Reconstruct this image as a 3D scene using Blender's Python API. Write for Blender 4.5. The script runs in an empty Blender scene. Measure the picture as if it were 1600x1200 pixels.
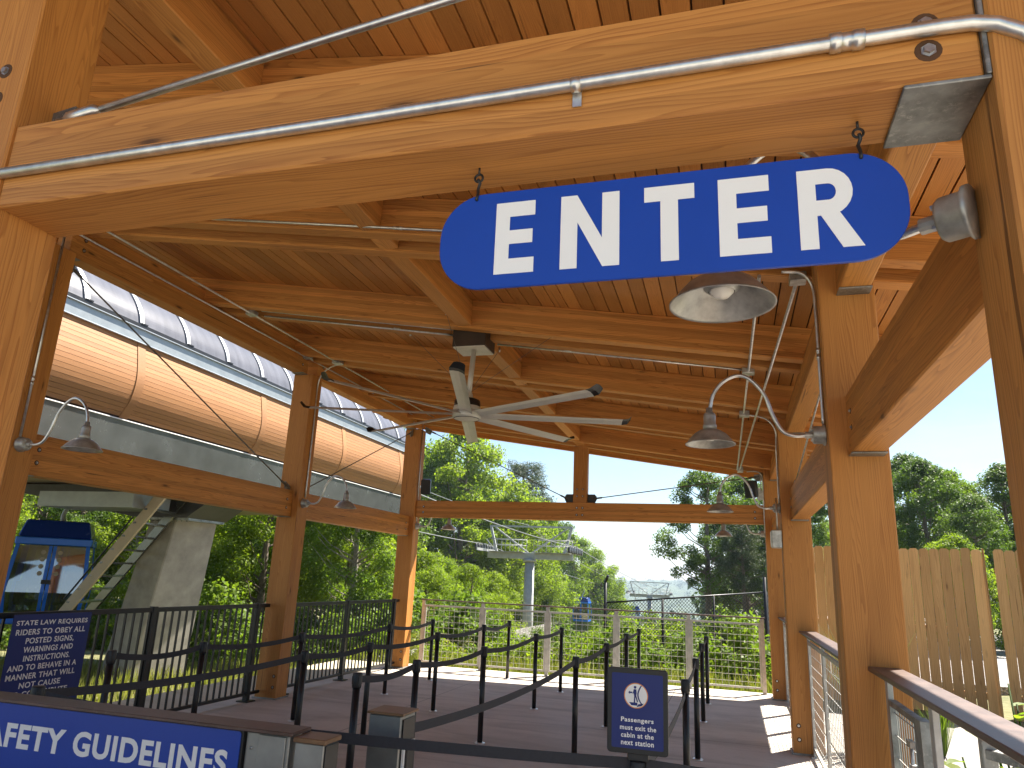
import bpy, bmesh, math, random
import numpy as np
from mathutils import Vector, Matrix
random.seed(7); RNG = np.random.default_rng(11)
sc = bpy.context.scene
COL = sc.collection
V = Vector
rad = math.radians

# ------------------------------------------------------------------ node helpers
def new_mat(name):
    m = bpy.data.materials.new(name); m.use_nodes = True
    nt = m.node_tree; nt.nodes.clear()
    out = nt.nodes.new('ShaderNodeOutputMaterial')
    return m, nt, out
def N(nt, t, **kw):
    n = nt.nodes.new('ShaderNode' + t)
    for k, v in kw.items():
        if k.startswith('i_'):
            key = k[2:]
            key = int(key) if key.isdigit() else key.replace('_', ' ')
            n.inputs[key].default_value = v
        else: setattr(n, k, v)
    return n
def L(nt, a, b): nt.links.new(a, b)
def mix(nt, fac, a, b, blend='MIX'):
    n = nt.nodes.new('ShaderNodeMix'); n.data_type = 'RGBA'; n.blend_type = blend
    for s, v in ((0, fac), (6, a), (7, b)):
        if hasattr(v, 'links'): nt.links.new(v, n.inputs[s])
        elif s == 0: n.inputs[0].default_value = v
        else: n.inputs[s].default_value = (*v, 1) if len(v) == 3 else v
    return n.outputs[2]
def math_(nt, op, a, b=0.0, c=None):
    n = nt.nodes.new('ShaderNodeMath'); n.operation = op
    for i, v in enumerate((a, b, c)):
        if v is None: continue
        if hasattr(v, 'links'): nt.links.new(v, n.inputs[i])
        else: n.inputs[i].default_value = v
    return n.outputs[0]
def ramp(nt, fac, stops):
    n = nt.nodes.new('ShaderNodeValToRGB'); cr = n.color_ramp
    while len(cr.elements) < len(stops): cr.elements.new(0.5)
    for e, (p, c) in zip(cr.elements, stops):
        e.position = p; e.color = (*c, 1) if not isinstance(c, (int, float)) else (c, c, c, 1)
    nt.links.new(fac, n.inputs[0]); return n.outputs[0]
def mapping(nt, vec, scale=(1, 1, 1), loc=(0, 0, 0)):
    n = nt.nodes.new('ShaderNodeMapping'); n.inputs['Scale'].default_value = scale; n.inputs['Location'].default_value = loc
    nt.links.new(vec, n.inputs[0]); return n.outputs[0]
def noise(nt, vec, scale=5, detail=3, rough=.5, dist=0):
    n = nt.nodes.new('ShaderNodeTexNoise'); n.inputs['Scale'].default_value = scale
    n.inputs['Detail'].default_value = detail; n.inputs['Roughness'].default_value = rough; n.inputs['Distortion'].default_value = dist
    nt.links.new(vec, n.inputs['Vector']); return n.outputs[0]
def bump(nt, h, strength=.3, dist=.01):
    n = nt.nodes.new('ShaderNodeBump'); n.inputs['Strength'].default_value = strength; n.inputs['Distance'].default_value = dist
    nt.links.new(h, n.inputs['Height']); return n.outputs[0]
def pbsdf(nt, out, col=None, rough=.5, metal=0., normal=None, spec=None):
    b = nt.nodes.new('ShaderNodeBsdfPrincipled')
    if col is not None:
        if hasattr(col, 'links'): nt.links.new(col, b.inputs['Base Color'])
        else: b.inputs['Base Color'].default_value = (*col, 1)
    if hasattr(rough, 'links'): nt.links.new(rough, b.inputs['Roughness'])
    else: b.inputs['Roughness'].default_value = rough
    b.inputs['Metallic'].default_value = metal
    if spec is not None: b.inputs['Specular IOR Level'].default_value = spec
    if normal is not None: nt.links.new(normal, b.inputs['Normal'])
    nt.links.new(b.outputs[0], out.inputs[0]); return b

def wood(name, light, dark, knot=(.07, .028, .01), lam=.042, rough=.55, grain=1.0, sheen=.35, pickv=.86, tonev=.3):
    m, nt, out = new_mat(name)
    tc = N(nt, 'TexCoord'); oi = N(nt, 'ObjectInfo')
    at = N(nt, 'Attribute', attribute_name='rnd')
    r = math_(nt, 'ADD', oi.outputs['Random'], at.outputs['Fac'])
    off = N(nt, 'CombineXYZ'); L(nt, math_(nt, 'MULTIPLY', r, 37.0), off.inputs[0]); L(nt, math_(nt, 'MULTIPLY', r, 11.3), off.inputs[1]); L(nt, math_(nt, 'MULTIPLY', r, 5.7), off.inputs[2])
    sep0 = N(nt, 'SeparateXYZ'); L(nt, tc.outputs['Object'], sep0.inputs[0])
    # laminations across local z
    lamid = math_(nt, 'FLOOR', math_(nt, 'DIVIDE', sep0.outputs[2], lam))
    wn = N(nt, 'TexWhiteNoise', noise_dimensions='2D'); cv = N(nt, 'CombineXYZ'); L(nt, lamid, cv.inputs[0]); L(nt, r, cv.inputs[1]); L(nt, cv.outputs[0], wn.inputs[0])
    lo = N(nt, 'CombineXYZ'); L(nt, math_(nt, 'MULTIPLY', wn.outputs[0], 23.0), lo.inputs[0]); L(nt, math_(nt, 'MULTIPLY', wn.outputs[0], 3.1), lo.inputs[1])
    va = N(nt, 'VectorMath', operation='ADD'); L(nt, tc.outputs['Object'], va.inputs[0]); L(nt, off.outputs[0], va.inputs[1])
    vb = N(nt, 'VectorMath', operation='ADD'); L(nt, va.outputs[0], vb.inputs[0]); L(nt, lo.outputs[0], vb.inputs[1])
    p = vb.outputs[0]
    warp = noise(nt, mapping(nt, p, (.34, 4, 4)), 1.6, 3, .5)
    sep = N(nt, 'SeparateXYZ'); L(nt, p, sep.inputs[0])
    ring = math_(nt, 'ADD', math_(nt, 'MULTIPLY', warp, 1.15), math_(nt, 'MULTIPLY', math_(nt, 'ADD', sep.outputs[1], math_(nt, 'MULTIPLY', sep.outputs[2], .8)), 5.0))
    fr = math_(nt, 'FRACT', math_(nt, 'MULTIPLY', ring, 15.0 * grain))
    line = ramp(nt, fr, [(0, 0.0), (.45, .12), (.82, .75), (.95, 1.0), (1, .15)])
    fib = noise(nt, mapping(nt, p, (2.2, 110, 110)), 1.0, 3, .6)
    broad = noise(nt, mapping(nt, p, (.7, 3, 3)), 1.3, 3, .55)
    fac = math_(nt, 'ADD', math_(nt, 'MULTIPLY', math_(nt, 'MULTIPLY', line, math_(nt, 'ADD', .45, broad)), .58), math_(nt, 'ADD', math_(nt, 'MULTIPLY', math_(nt, 'SUBTRACT', fib, .5), .8), math_(nt, 'MULTIPLY', math_(nt, 'SUBTRACT', broad, .4), .75)))
    c = mix(nt, fac, light, dark)
    n = c.node; n.clamp_factor = True
    tone = math_(nt, 'ADD', 1 - tonev * .53, math_(nt, 'MULTIPLY', math_(nt, 'FRACT', math_(nt, 'ADD', wn.outputs[0], math_(nt, 'MULTIPLY', r, 7.13))), tonev))
    cc = N(nt, 'CombineColor'); [L(nt, tone, cc.inputs[i]) for i in range(3)]
    c = mix(nt, 1.0, c, cc.outputs[0], 'MULTIPLY')
    # knots
    vo = N(nt, 'TexVoronoi', feature='F1', i_Scale=1.0); L(nt, mapping(nt, p, (2.3, 8, 8)), vo.inputs['Vector'])
    sc_ = N(nt, 'SeparateColor'); L(nt, vo.outputs['Color'], sc_.inputs[0])
    pick = math_(nt, 'GREATER_THAN', sc_.outputs[0], pickv)
    kd = ramp(nt, math_(nt, 'ADD', vo.outputs['Distance'], math_(nt, 'MULTIPLY', math_(nt, 'SUBTRACT', fib, .5), .12)), [(0, .9), (.06, .75), (.10, .3), (.20, 0.0)])
    c = mix(nt, math_(nt, 'MULTIPLY', kd, pick), c, knot)
    # drying checks: long thin dark splits, and a few darker weathered streaks
    ck = noise(nt, mapping(nt, p, (1.1, 42, 42)), 1.0, 2, .45, .15); cm = noise(nt, mapping(nt, p, (.8, 4, 4)), 1.0, 2, .5)
    crack = math_(nt, 'MULTIPLY', ramp(nt, ck, [(.685, 0.0), (.715, 1.0)]), ramp(nt, cm, [(.50, 0.0), (.58, 1.0)]))
    c = mix(nt, math_(nt, 'MULTIPLY', crack, .75), c, knot)
    st = noise(nt, mapping(nt, p, (.45, 9, 9)), 1.0, 4, .6)
    c = mix(nt, math_(nt, 'MULTIPLY', ramp(nt, st, [(.56, 0.0), (.74, 1.0)]), .38), c, dark)
    pbsdf(nt, out, c, rough, 0, bump(nt, math_(nt, 'ADD', fib, math_(nt, 'MULTIPLY', line, .6)), .18, .004), spec=sheen)
    return m
def plain(name, col, rough=.5, metal=0., var=.12, scale=8, bumpk=0., spec=None, speck=None):
    m, nt, out = new_mat(name)
    tc = N(nt, 'TexCoord'); oi = N(nt, 'ObjectInfo')
    n1 = noise(nt, tc.outputs['Object'], scale, 5, .6)
    lo = tuple(max(0, x * (1 - var * 1.6)) for x in col); hi = tuple(min(1, x * (1 + var * 1.6)) for x in col)
    c = ramp(nt, n1, [(.25, lo), (.75, hi)])
    if speck:
        n2 = noise(nt, tc.outputs['Object'], scale * 6, 3, .7)
        c = mix(nt, ramp(nt, n2, [(.55, 0.0), (.75, 1.0)]), c, speck)
    rr = math_(nt, 'ADD', rough - .08, math_(nt, 'MULTIPLY', n1, .16))
    pbsdf(nt, out, c, rr, metal, bump(nt, n1, bumpk, .01) if bumpk else None, spec)
    return m
def leafmat(name, c1, c2, trans=.35):
    m, nt, out = new_mat(name)
    at = N(nt, 'Attribute', attribute_name='rnd'); oi = N(nt, 'ObjectInfo')
    f = math_(nt, 'ADD', math_(nt, 'MULTIPLY', at.outputs['Fac'], .65), math_(nt, 'MULTIPLY', oi.outputs['Random'], .35))
    c = mix(nt, f, c1, c2)
    d = N(nt, 'BsdfPrincipled', i_Roughness=.55); L(nt, c, d.inputs['Base Color']); d.inputs['Specular IOR Level'].default_value = .3
    t = N(nt, 'BsdfTranslucent'); L(nt, mix(nt, 1.0, c, (1.5, 1.6, .55), 'MULTIPLY'), t.inputs[0])
    s = N(nt, 'MixShader', i_0=trans); L(nt, d.outputs[0], s.inputs[1]); L(nt, t.outputs[0], s.inputs[2]); L(nt, s.outputs[0], out.inputs[0])
    return m
def glassmat(name, col=(.8, .85, .9), rough=.05, mixv=.75, glosscol=(1, 1, 1)):
    m, nt, out = new_mat(name)
    t = N(nt, 'BsdfTransparent'); t.inputs[0].default_value = (*col, 1)
    g = N(nt, 'BsdfGlossy', i_Roughness=rough); g.inputs[0].default_value = (*glosscol, 1)
    fr = N(nt, 'Fresnel', i_IOR=1.5)
    f = math_(nt, 'ADD', math_(nt, 'MULTIPLY', fr.outputs[0], .9), 1 - mixv)
    s = N(nt, 'MixShader'); L(nt, f, s.inputs[0]); L(nt, t.outputs[0], s.inputs[1]); L(nt, g.outputs[0], s.inputs[2]); L(nt, s.outputs[0], out.inputs[0])
    return m

M = {}
M['glulam'] = wood('glulam', (.58, .258, .066), (.31, .110, .024), pickv=.80, tonev=.36)
M['post_wood'] = wood('post_wood', (.57, .252, .064), (.32, .112, .024), pickv=.83, tonev=.26, lam=.075, grain=1.3)
M['deck'] = wood('deck_boards', (.52, .225, .058), (.34, .122, .028), lam=5.0, grain=1.3, pickv=.68, tonev=.5)
M['groove'] = plain('deck_underlay', (.05, .02, .008), .9)
M['cladding'] = wood('station_cladding', (.40, .195, .080), (.28, .125, .046), tonev=.22, lam=5.0, grain=1.0, knot=(.16, .08, .03))
M['fencewood'] = wood('fence_boards', (.62, .375, .155), (.40, .215, .08), pickv=.55, lam=5.0, grain=.7, tonev=.5, rough=.75, knot=(.16, .08, .03))
M['galv'] = plain('galvanised', (.50, .51, .50), .42, .85, .3, 14, .15)
M['galvdark'] = plain('galvanised_weathered', (.27, .28, .275), .5, .75, .4, 9, .15, speck=(.42, .42, .4))
M['emt'] = plain('steel_conduit', (.66, .66, .64), .33, .9, .15, 20)
M['rail_galv'] = plain('painted_steel_rail', (.50, .49, .46), .5, .3, .15, 12)
M['wire'] = plain('mesh_wire', (.55, .55, .52), .45, .5, .1, 10)
M['rod'] = plain('tension_rod_steel', (.13, .12, .11), .45, .6, .2, 20)
M['bolt'] = plain('bolt_steel', (.45, .45, .45), .35, .9, .2, 30)
M['hole'] = plain('bolt_recess', (.09, .04, .016), .8)
M['black'] = plain('black_powder_coat', (.010, .010, .011), .38, 0, .25, 15)
M['blackplastic'] = plain('black_plastic', (.014, .014, .015), .45, 0, .25, 15)
M['belt'] = plain('belt_webbing', (.035, .035, .042), .75, 0, .15, 60)
M['bronze'] = plain('bronze_cap', (.115, .075, .062), .42, .25, .25, 6, speck=(.16, .12, .10))
M['brass_cap'] = plain('brown_cap', (.22, .13, .07), .4, .3, .25, 6)
M['stainless'] = plain('stainless_panel', (.30, .31, .30), .42, .7, .15, 5)
M['blue'] = plain('sign_blue', (.005, .050, .37), .35, 0, .04, 3)
M['bluedark'] = plain('sign_navy', (.007, .020, .16), .5, 0, .04, 3)
M['white'] = plain('sign_white', (.86, .86, .85), .5, 0, .02, 3)
M['orange'] = plain('sign_orange', (.72, .28, .08), .5, 0, .02, 3)
M['fanmetal'] = plain('fan_blade', (.56, .545, .51), .4, .25, .06, 6)
M['fanbox'] = plain('fan_box', (.055, .035, .024), .5, .3, .2, 6)
M['fanplate'] = plain('fan_plate', (.62, .60, .54), .5, 0, .08, 6)
M['shade'] = plain('lamp_galvanised', (.40, .395, .37), .40, .5, .25, 16, .1)
M['bulb'] = plain('frosted_bulb', (.75, .73, .68), .3, 0, .03, 3)
M['cabinblue'] = plain('cabin_blue', (.02, .17, .78), .25, .1, .05, 3)
M['cabinroof'] = plain('cabin_roof_blue', (.008, .035, .25), .25, .1, .05, 3)
M['cabinglass'] = glassmat('cabin_glass', (.30, .33, .38), .03, .70)
M['cabindark'] = plain('cabin_interior', (.03, .03, .034), .6)
M['skylight'] = None
M['alu'] = plain('aluminium', (.62, .64, .66), .35, .6, .06, 5)
M['greymetal'] = plain('grey_metal_fascia', (.30, .33, .35), .4, .4, .08, 4)
M['gutter'] = plain('brushed_metal_trim', (.16, .165, .16), .25, .6, .12, 2)
M['concrete_pier'] = plain('pier_concrete', (.34, .315, .28), .8, 0, .18, 3, .2)
M['soffit'] = plain('soffit_panel', (.46, .38, .29), .7, 0, .1, 2)
M['darksteel'] = plain('dark_steel', (.06, .06, .062), .5, .3, .2, 5)
M['galvtower'] = plain('tower_steel', (.40, .41, .41), .5, .2, .12, 3)
M['cable'] = plain('wire_rope', (.22, .23, .23), .5, .4, .1, 5)
M['bark'] = plain('bark', (.16, .125, .095), .9, 0, .35, 6, .5)
M['barkpale'] = plain('bark_pale', (.27, .24, .20), .9, 0, .35, 6, .5)
M['leafA'] = leafmat('leaf_bright', (.10, .165, .016), (.22, .275, .032), .60)
M['leafB'] = leafmat('leaf_mid', (.08, .145, .018), (.175, .24, .034), .56)
M['leafC'] = leafmat('leaf_dark', (.055, .105, .020), (.12, .18, .036), .42)
M['needle'] = leafmat('pine_needle', (.042, .066, .032), (.085, .11, .055), .2)
M['shrubleaf'] = leafmat('shrub_leaf', (.075, .135, .02), (.17, .225, .04), .5)
M['grass'] = leafmat('grass_blade', (.11, .15, .03), (.26, .25, .08), .35)
M['yellowflower'] = plain('yellow_flower', (.75, .55, .03), .6)
M['farleaf'] = leafmat('far_wood_leaf', (.035, .07, .025), (.07, .11, .035), .2)

def ground_mat():
    m, nt, out = new_mat('ground_soil_grass'); g = N(nt, 'NewGeometry')
    n1 = noise(nt, g.outputs['Position'], .35, 6, .65); n2 = noise(nt, g.outputs['Position'], 6, 6, .7)
    c = mix(nt, ramp(nt, n1, [(.35, 0.0), (.65, 1.0)]), (.17, .15, .055), (.085, .105, .032))
    c = mix(nt, ramp(nt, n2, [(.45, 0.0), (.7, .8)]), c, (.26, .225, .12))
    pbsdf(nt, out, c, .95, 0, bump(nt, n2, .6, .05)); return m
M['ground'] = ground_mat()
def concrete_mat(name, c1, c2, stain, joints=None):
    m, nt, out = new_mat(name); g = N(nt, 'NewGeometry'); p = g.outputs['Position']
    n1 = noise(nt, p, .8, 6, .6, .3); n2 = noise(nt, p, 14, 5, .7); n3 = noise(nt, mapping(nt, p, (.5, 1.6, 1)), 1.1, 5, .65, 1.0)
    c = mix(nt, ramp(nt, n1, [(.3, 0.0), (.7, 1.0)]), c1, c2)
    c = mix(nt, math_(nt, 'MULTIPLY', ramp(nt, n3, [(.44, 0.0), (.66, 1.0)]), .8), c, stain)
    c = mix(nt, math_(nt, 'MULTIPLY', ramp(nt, n2, [(.5, 0.0), (.8, 1.0)]), .25), c, tuple(x * .6 for x in c1))
    n4 = noise(nt, p, 60, 2, .6)
    c = mix(nt, math_(nt, 'MULTIPLY', ramp(nt, n4, [(.66, 0.0), (.72, 1.0)]), .5), c, tuple(x * .35 for x in c1))
    if joints:
        s = N(nt, 'SeparateXYZ'); L(nt, p, s.inputs[0]); res = None
        for ax, (st, o) in zip((0, 1), joints):
            fr = math_(nt, 'ABSOLUTE', math_(nt, 'SUBTRACT', math_(nt, 'FRACT', math_(nt, 'DIVIDE', math_(nt, 'SUBTRACT', s.outputs[ax], o), st)), .5))
            l = math_(nt, 'LESS_THAN', fr, .005 / st)
            res = l if res is None else math_(nt, 'MAXIMUM', res, l)
        c = mix(nt, math_(nt, 'MULTIPLY', res, .75), c, (.05, .042, .035))
    pbsdf(nt, out, c, ramp(nt, n1, [(.3, .6), (.7, .8)]), 0, bump(nt, n2, .15, .01)); return m
M['slab'] = concrete_mat('floor_concrete', (.55, .49, .415), (.64, .58, .50), (.38, .335, .275), ((3.0, .6), (3.1, 1.0)))
M['plaza'] = concrete_mat('plaza_concrete', (.43, .405, .37), (.52, .485, .44), (.36, .33, .29), ((1.8, .2), (1.8, .4)))
M['path'] = concrete_mat('path_concrete', (.25, .235, .21), (.31, .285, .255), (.19, .175, .155), ((1.8, .2), (1.8, .4)))
M['suntint'] = concrete_mat('sun_tinted_concrete', (.55, .48, .33), (.62, .55, .40), (.48, .41, .28))  # pale yellow colour paints sunlight onto the concrete ground strip
def gravel_mat():
    m, nt, out = new_mat('gravel'); g = N(nt, 'NewGeometry')
    vo = N(nt, 'TexVoronoi', i_Scale=26.0); L(nt, g.outputs['Position'], vo.inputs['Vector'])
    sc_ = N(nt, 'SeparateColor'); L(nt, vo.outputs['Color'], sc_.inputs[0])
    c = mix(nt, sc_.outputs[0], (.16, .15, .145), (.48, .46, .44))
    pbsdf(nt, out, c, .9, 0, bump(nt, vo.outputs['Distance'], .8, .03)); return m
M['gravel'] = gravel_mat()
def hill_mat():
    m, nt, out = new_mat('hill_wood'); g = N(nt, 'NewGeometry')
    n1 = noise(nt, g.outputs['Position'], .05, 6, .7); n2 = noise(nt, g.outputs['Position'], .012, 3, .5)
    c = mix(nt, ramp(nt, n1, [(.35, 0.0), (.65, 1.0)]), (.04, .07, .028), (.085, .12, .045))
    pbsdf(nt, out, c, .95, 0, bump(nt, n1, 1.0, 8.0)); return m
M['hill'] = hill_mat()
def skylight_mat():
    m, nt, out = new_mat('skylight_glazing')
    tc = N(nt, 'TexCoord'); n1 = noise(nt, mapping(nt, tc.outputs['Object'], (.4, 2.5, .4)), 2, 5, .6)
    c = ramp(nt, n1, [(.3, (.115, .12, .145)), (.7, (.18, .185, .22))])
    d = N(nt, 'BsdfPrincipled', i_Roughness=.25); L(nt, c, d.inputs['Base Color']); d.inputs['Specular IOR Level'].default_value = .3
    t = N(nt, 'BsdfTranslucent'); t.inputs[0].default_value = (.4, .42, .5, 1)
    s = N(nt, 'MixShader', i_0=.22); L(nt, d.outputs[0], s.inputs[1]); L(nt, t.outputs[0], s.inputs[2]); L(nt, s.outputs[0], out.inputs[0]); return m
M['skylight'] = skylight_mat()

# ------------------------------------------------------------------ geometry helpers
class MB:
    def __init__(s): s.v = []; s.f = []; s.r = []; s.sm = []
    def add(s, vs, fs, rnd=0., smooth=False):
        b = len(s.v); s.v += [tuple(x) for x in vs]
        for f in fs: s.f.append(tuple(b + i for i in f)); s.r.append(rnd); s.sm.append(smooth)
        return s
    def box(s, a, b, rnd=0., mat=None):
        x0, y0, z0 = a; x1, y1, z1 = b
        vs = [V(p) for p in ((x0, y0, z0), (x1, y0, z0), (x1, y1, z0), (x0, y1, z0), (x0, y0, z1), (x1, y0, z1), (x1, y1, z1), (x0, y1, z1))]
        if mat is not None: vs = [mat @ p for p in vs]
        return s.add(vs, [(0, 3, 2, 1), (4, 5, 6, 7), (0, 1, 5, 4), (1, 2, 6, 5), (2, 3, 7, 6), (3, 0, 4, 7)], rnd)
    def cbox(s, c, d, rnd=0., mat=None):
        return s.box([c[i] - d[i] / 2 for i in range(3)], [c[i] + d[i] / 2 for i in range(3)], rnd, mat)
    def hexa(s, pts, rnd=0.):   # 8 points bottom 4 ccw, top 4 ccw
        return s.add(pts, [(0, 3, 2, 1), (4, 5, 6, 7), (0, 1, 5, 4), (1, 2, 6, 5), (2, 3, 7, 6), (3, 0, 4, 7)], rnd)
    def bar(s, a, b, w, h=None, up=V((0, 0, 1)), rnd=0.):
        a = V(a); b = V(b); d = b - a; h = h or w
        return s.box((0, -w / 2, -h / 2), (d.length, w / 2, h / 2), rnd, frame(a, d, up))
    def tube(s, pts, r, n=8, cap=True, smooth=True):
        pts = [V(p) for p in pts]; rs = r if isinstance(r, (list, tuple)) else [r] * len(pts)
        rings = []; prev = None
        for i, p in enumerate(pts):
            t = (pts[min(i + 1, len(pts) - 1)] - pts[max(i - 1, 0)]).normalized()
            if prev is None:
                u = t.orthogonal().normalized()
            else:
                u = (prev - t * prev.dot(t)); u = u.normalized() if u.length > 1e-6 else t.orthogonal().normalized()
            prev = u; w = t.cross(u)
            rings.append([p + (u * math.cos(k * math.tau / n) + w * math.sin(k * math.tau / n)) * rs[i] for k in range(n)])
        vs = [q for rg in rings for q in rg]; fs = []
        for i in range(len(pts) - 1):
            for k in range(n):
                fs.append((i * n + k, i * n + (k + 1) % n, (i + 1) * n + (k + 1) % n, (i + 1) * n + k))
        s.add(vs, fs, 0., smooth)
        if cap:
            b = len(s.v) - len(vs)
            for f in (tuple(b + k for k in range(n))[::-1], tuple(b + (len(pts) - 1) * n + k for k in range(n))):
                s.f.append(f); s.r.append(0.); s.sm.append(False)
        return s
    def lathe(s, prof, mat=None, n=24, smooth=True):   # prof (r,z) about z
        vs = []; fs = []
        for r, z in prof:
            for k in range(n):
                p = V((r * math.cos(k * math.tau / n), r * math.sin(k * math.tau / n), z)); vs.append(mat @ p if mat is not None else p)
        for i in range(len(prof) - 1):
            for k in range(n): fs.append((i * n + k, i * n + (k + 1) % n, (i + 1) * n + (k + 1) % n, (i + 1) * n + k))
        return s.add(vs, fs, 0., smooth)
    def prism(s, poly, t0, t1, mat):     # poly in local XY, extruded z t0..t1
        n = len(poly)
        vs = [mat @ V((x, y, t0)) for x, y in poly] + [mat @ V((x, y, t1)) for x, y in poly]
        fs = [tuple(range(n))[::-1], tuple(range(n, 2 * n))] + [(k, (k + 1) % n, n + (k + 1) % n, n + k) for k in range(n)]
        return s.add(vs, fs)
    def build(s, name, mat, parent=None, world=None, bevel=0., tri=False):
        me = bpy.data.meshes.new(name)
        me.from_pydata(s.v, [], s.f)
        if any(s.r): 
            a = me.attributes.new('rnd', 'FLOAT', 'FACE'); a.data.foreach_set('value', s.r)
        if any(s.sm): me.polygons.foreach_set('use_smooth', s.sm)
        me.materials.append(M[mat] if isinstance(mat, str) else mat)
        if bevel or tri:
            bm = bmesh.new(); bm.from_mesh(me)
            if tri: bmesh.ops.triangulate(bm, faces=[f for f in bm.faces if len(f.verts) > 4])
            if bevel: bmesh.ops.bevel(bm, geom=bm.edges[:], offset=bevel, segments=1, affect='EDGES', clamp_overlap=True)
            bm.to_mesh(me); bm.free()
        return link(name, me, parent, world)
def frame(o, xdir, up=V((0, 0, 1))):
    x = V(xdir).normalized(); up = V(up)
    if abs(x.dot(up)) > .999: up = V((0, 1, 0)) if abs(x.y) < .9 else V((1, 0, 0))
    y = up.cross(x).normalized(); z = x.cross(y)
    return Matrix(((x.x, y.x, z.x, o[0]), (x.y, y.y, z.y, o[1]), (x.z, y.z, z.z, o[2]), (0, 0, 0, 1)))
WM = {}
def link(name, data, parent=None, world=None):
    """vertices are given in the frame `world` (identity = world coordinates)"""
    o = bpy.data.objects.new(name, data); COL.objects.link(o)
    w = world if world is not None else Matrix.Identity(4)
    if parent is not None:
        o.parent = parent; o.matrix_local = WM[parent.name].inverted() @ w
    else: o.matrix_local = w
    WM[o.name] = w.copy(); return o
def tag(o, label=None, cat=None, group=None, kind=None):
    for k, v in (('label', label), ('category', cat), ('group', group), ('kind', kind)):
        if v: o[k] = v
    return o
def thing(name, label, cat, loc=(0, 0, 0), group=None, world=None):
    o = link(name, None, None, world if world is not None else Matrix.Translation(loc)); return tag(o, label, cat, group)
def beam(name, a, b, w, h, mat, parent, up=V((0, 0, 1)), bevel=.006):
    a = V(a); b = V(b); f = frame(a, b - a, up)
    return MB().box((0, -w / 2, -h / 2), ((b - a).length, w / 2, h / 2)).build(name, mat, parent, f, bevel)
def copy_tree(o, world, parent=None):
    c = o.copy(); COL.objects.link(c); c.parent = parent
    c.matrix_local = world if parent is None else WM[parent.name].inverted() @ world
    WM[c.name] = world.copy()
    for ch in list(o.children):
        if ch.name in WM: copy_tree(ch, world @ WM[o.name].inverted() @ WM[ch.name], c)
    return c
def bez(pts, n=24):   # Catmull-Rom through pts
    pts = [V(p) for p in pts]; P = [pts[0] * 2 - pts[1]] + pts + [pts[-1] * 2 - pts[-2]]; out = []
    m = len(pts) - 1
    for i in range(m):
        p0, p1, p2, p3 = P[i:i + 4]; k = max(2, n // m)
        for j in range(k):
            t = j / k
            out.append(.5 * ((2 * p1) + (p2 - p0) * t + (2 * p0 - 5 * p1 + 4 * p2 - p3) * t * t + (3 * p1 - p0 - 3 * p2 + p3) * t ** 3))
    return out + [pts[-1]]
def text_verts(body, bold=.022, shear=0., depth=.001):
    cu = bpy.data.curves.new('txt', 'FONT'); cu.body = body; cu.size = 1; cu.offset = bold; cu.shear = shear; cu.extrude = depth
    cu.resolution_u = 4; cu.space_character = 1.10
    o = bpy.data.objects.new('txt', cu); COL.objects.link(o)
    dg = bpy.context.evaluated_depsgraph_get(); dg.update()
    me = bpy.data.meshes.new_from_object(o.evaluated_get(dg))
    vs = [tuple(v.co) for v in me.vertices]; fs = [tuple(p.vertices) for p in me.polygons]
    bpy.data.objects.remove(o); bpy.data.meshes.remove(me); bpy.data.curves.remove(cu)
    return vs, fs
def put_text(mb, body, x0, x1, y0, y1, mat, depth=.0015, bold=.03, shear=0.):
    """fit the text's bounding box to x0..x1, y0..y1 of plane `mat`"""
    vs, fs = text_verts(body, bold, shear)
    xs = [v[0] for v in vs]; ys = [v[1] for v in vs]; zs = [v[2] for v in vs]
    ax, bx, ay, by = min(xs), max(xs), min(ys), max(ys); az, bz = min(zs), max(zs)
    out = [mat @ V((x0 + (v[0] - ax) / (bx - ax) * (x1 - x0), y0 + (v[1] - ay) / (by - ay) * (y1 - y0), depth * (v[2] - az) / (bz - az))) for v in vs]
    mb.add(out, fs)
def plane_m(o, right, up):
    r = V(right).normalized(); u = V(up).normalized(); n = r.cross(u)
    return Matrix(((r.x, u.x, n.x, o[0]), (r.y, u.y, n.y, o[1]), (r.z, u.z, n.z, o[2]), (0, 0, 0, 1)))
def rrect(w, h, r, n=10, cx=0, cy=0):
    out = []
    for (sx, sy, a0) in ((1, 1, 0), (-1, 1, 90), (-1, -1, 180), (1, -1, 270)):
        for k in range(n + 1):
            a = rad(a0 + 90 * k / n); out.append((cx + sx * (w / 2 - r) + r * math.cos(a), cy + sy * (h / 2 - r) + r * math.sin(a)))
    return out
def circle(r, cx=0, cy=0, n=28, a0=0, a1=360): return [(cx + r * math.cos(rad(a0 + (a1 - a0) * k / n)), cy + r * math.sin(rad(a0 + (a1 - a0) * k / n))) for k in range(n + (0 if a1 - a0 >= 360 else 1))]
def struct(o): o['kind'] = 'structure'; return o
# ------------------------------------------------------------------ camera, sun, sky
cam_d = bpy.data.cameras.new('camera'); cam = bpy.data.objects.new('camera', cam_d); COL.objects.link(cam); sc.camera = cam
cam_d.sensor_width = 36; cam_d.lens = 25.3896; cam_d.clip_start = .05; cam_d.clip_end = 6000
R_ = ((0.9588446, 0.2806363, 0.0431310), (-0.0326427, 0.2598551, -0.9650957), (-0.2820487, 0.9239689, 0.2583214))
cam.matrix_world = Matrix(((R_[0][0], -R_[1][0], -R_[2][0], 0), (R_[0][1], -R_[1][1], -R_[2][1], 0), (R_[0][2], -R_[1][2], -R_[2][2], 1.6), (0, 0, 0, 1)))
SUN = V((.42, .60, 1.0)).normalized()
sun_el = math.asin(SUN.z); sun_az = math.atan2(SUN.x, SUN.y)
sl = bpy.data.lights.new('sun', 'SUN'); sl.energy = 5.0; sl.angle = rad(.53); sl.color = (1, .93, .82)
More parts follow.
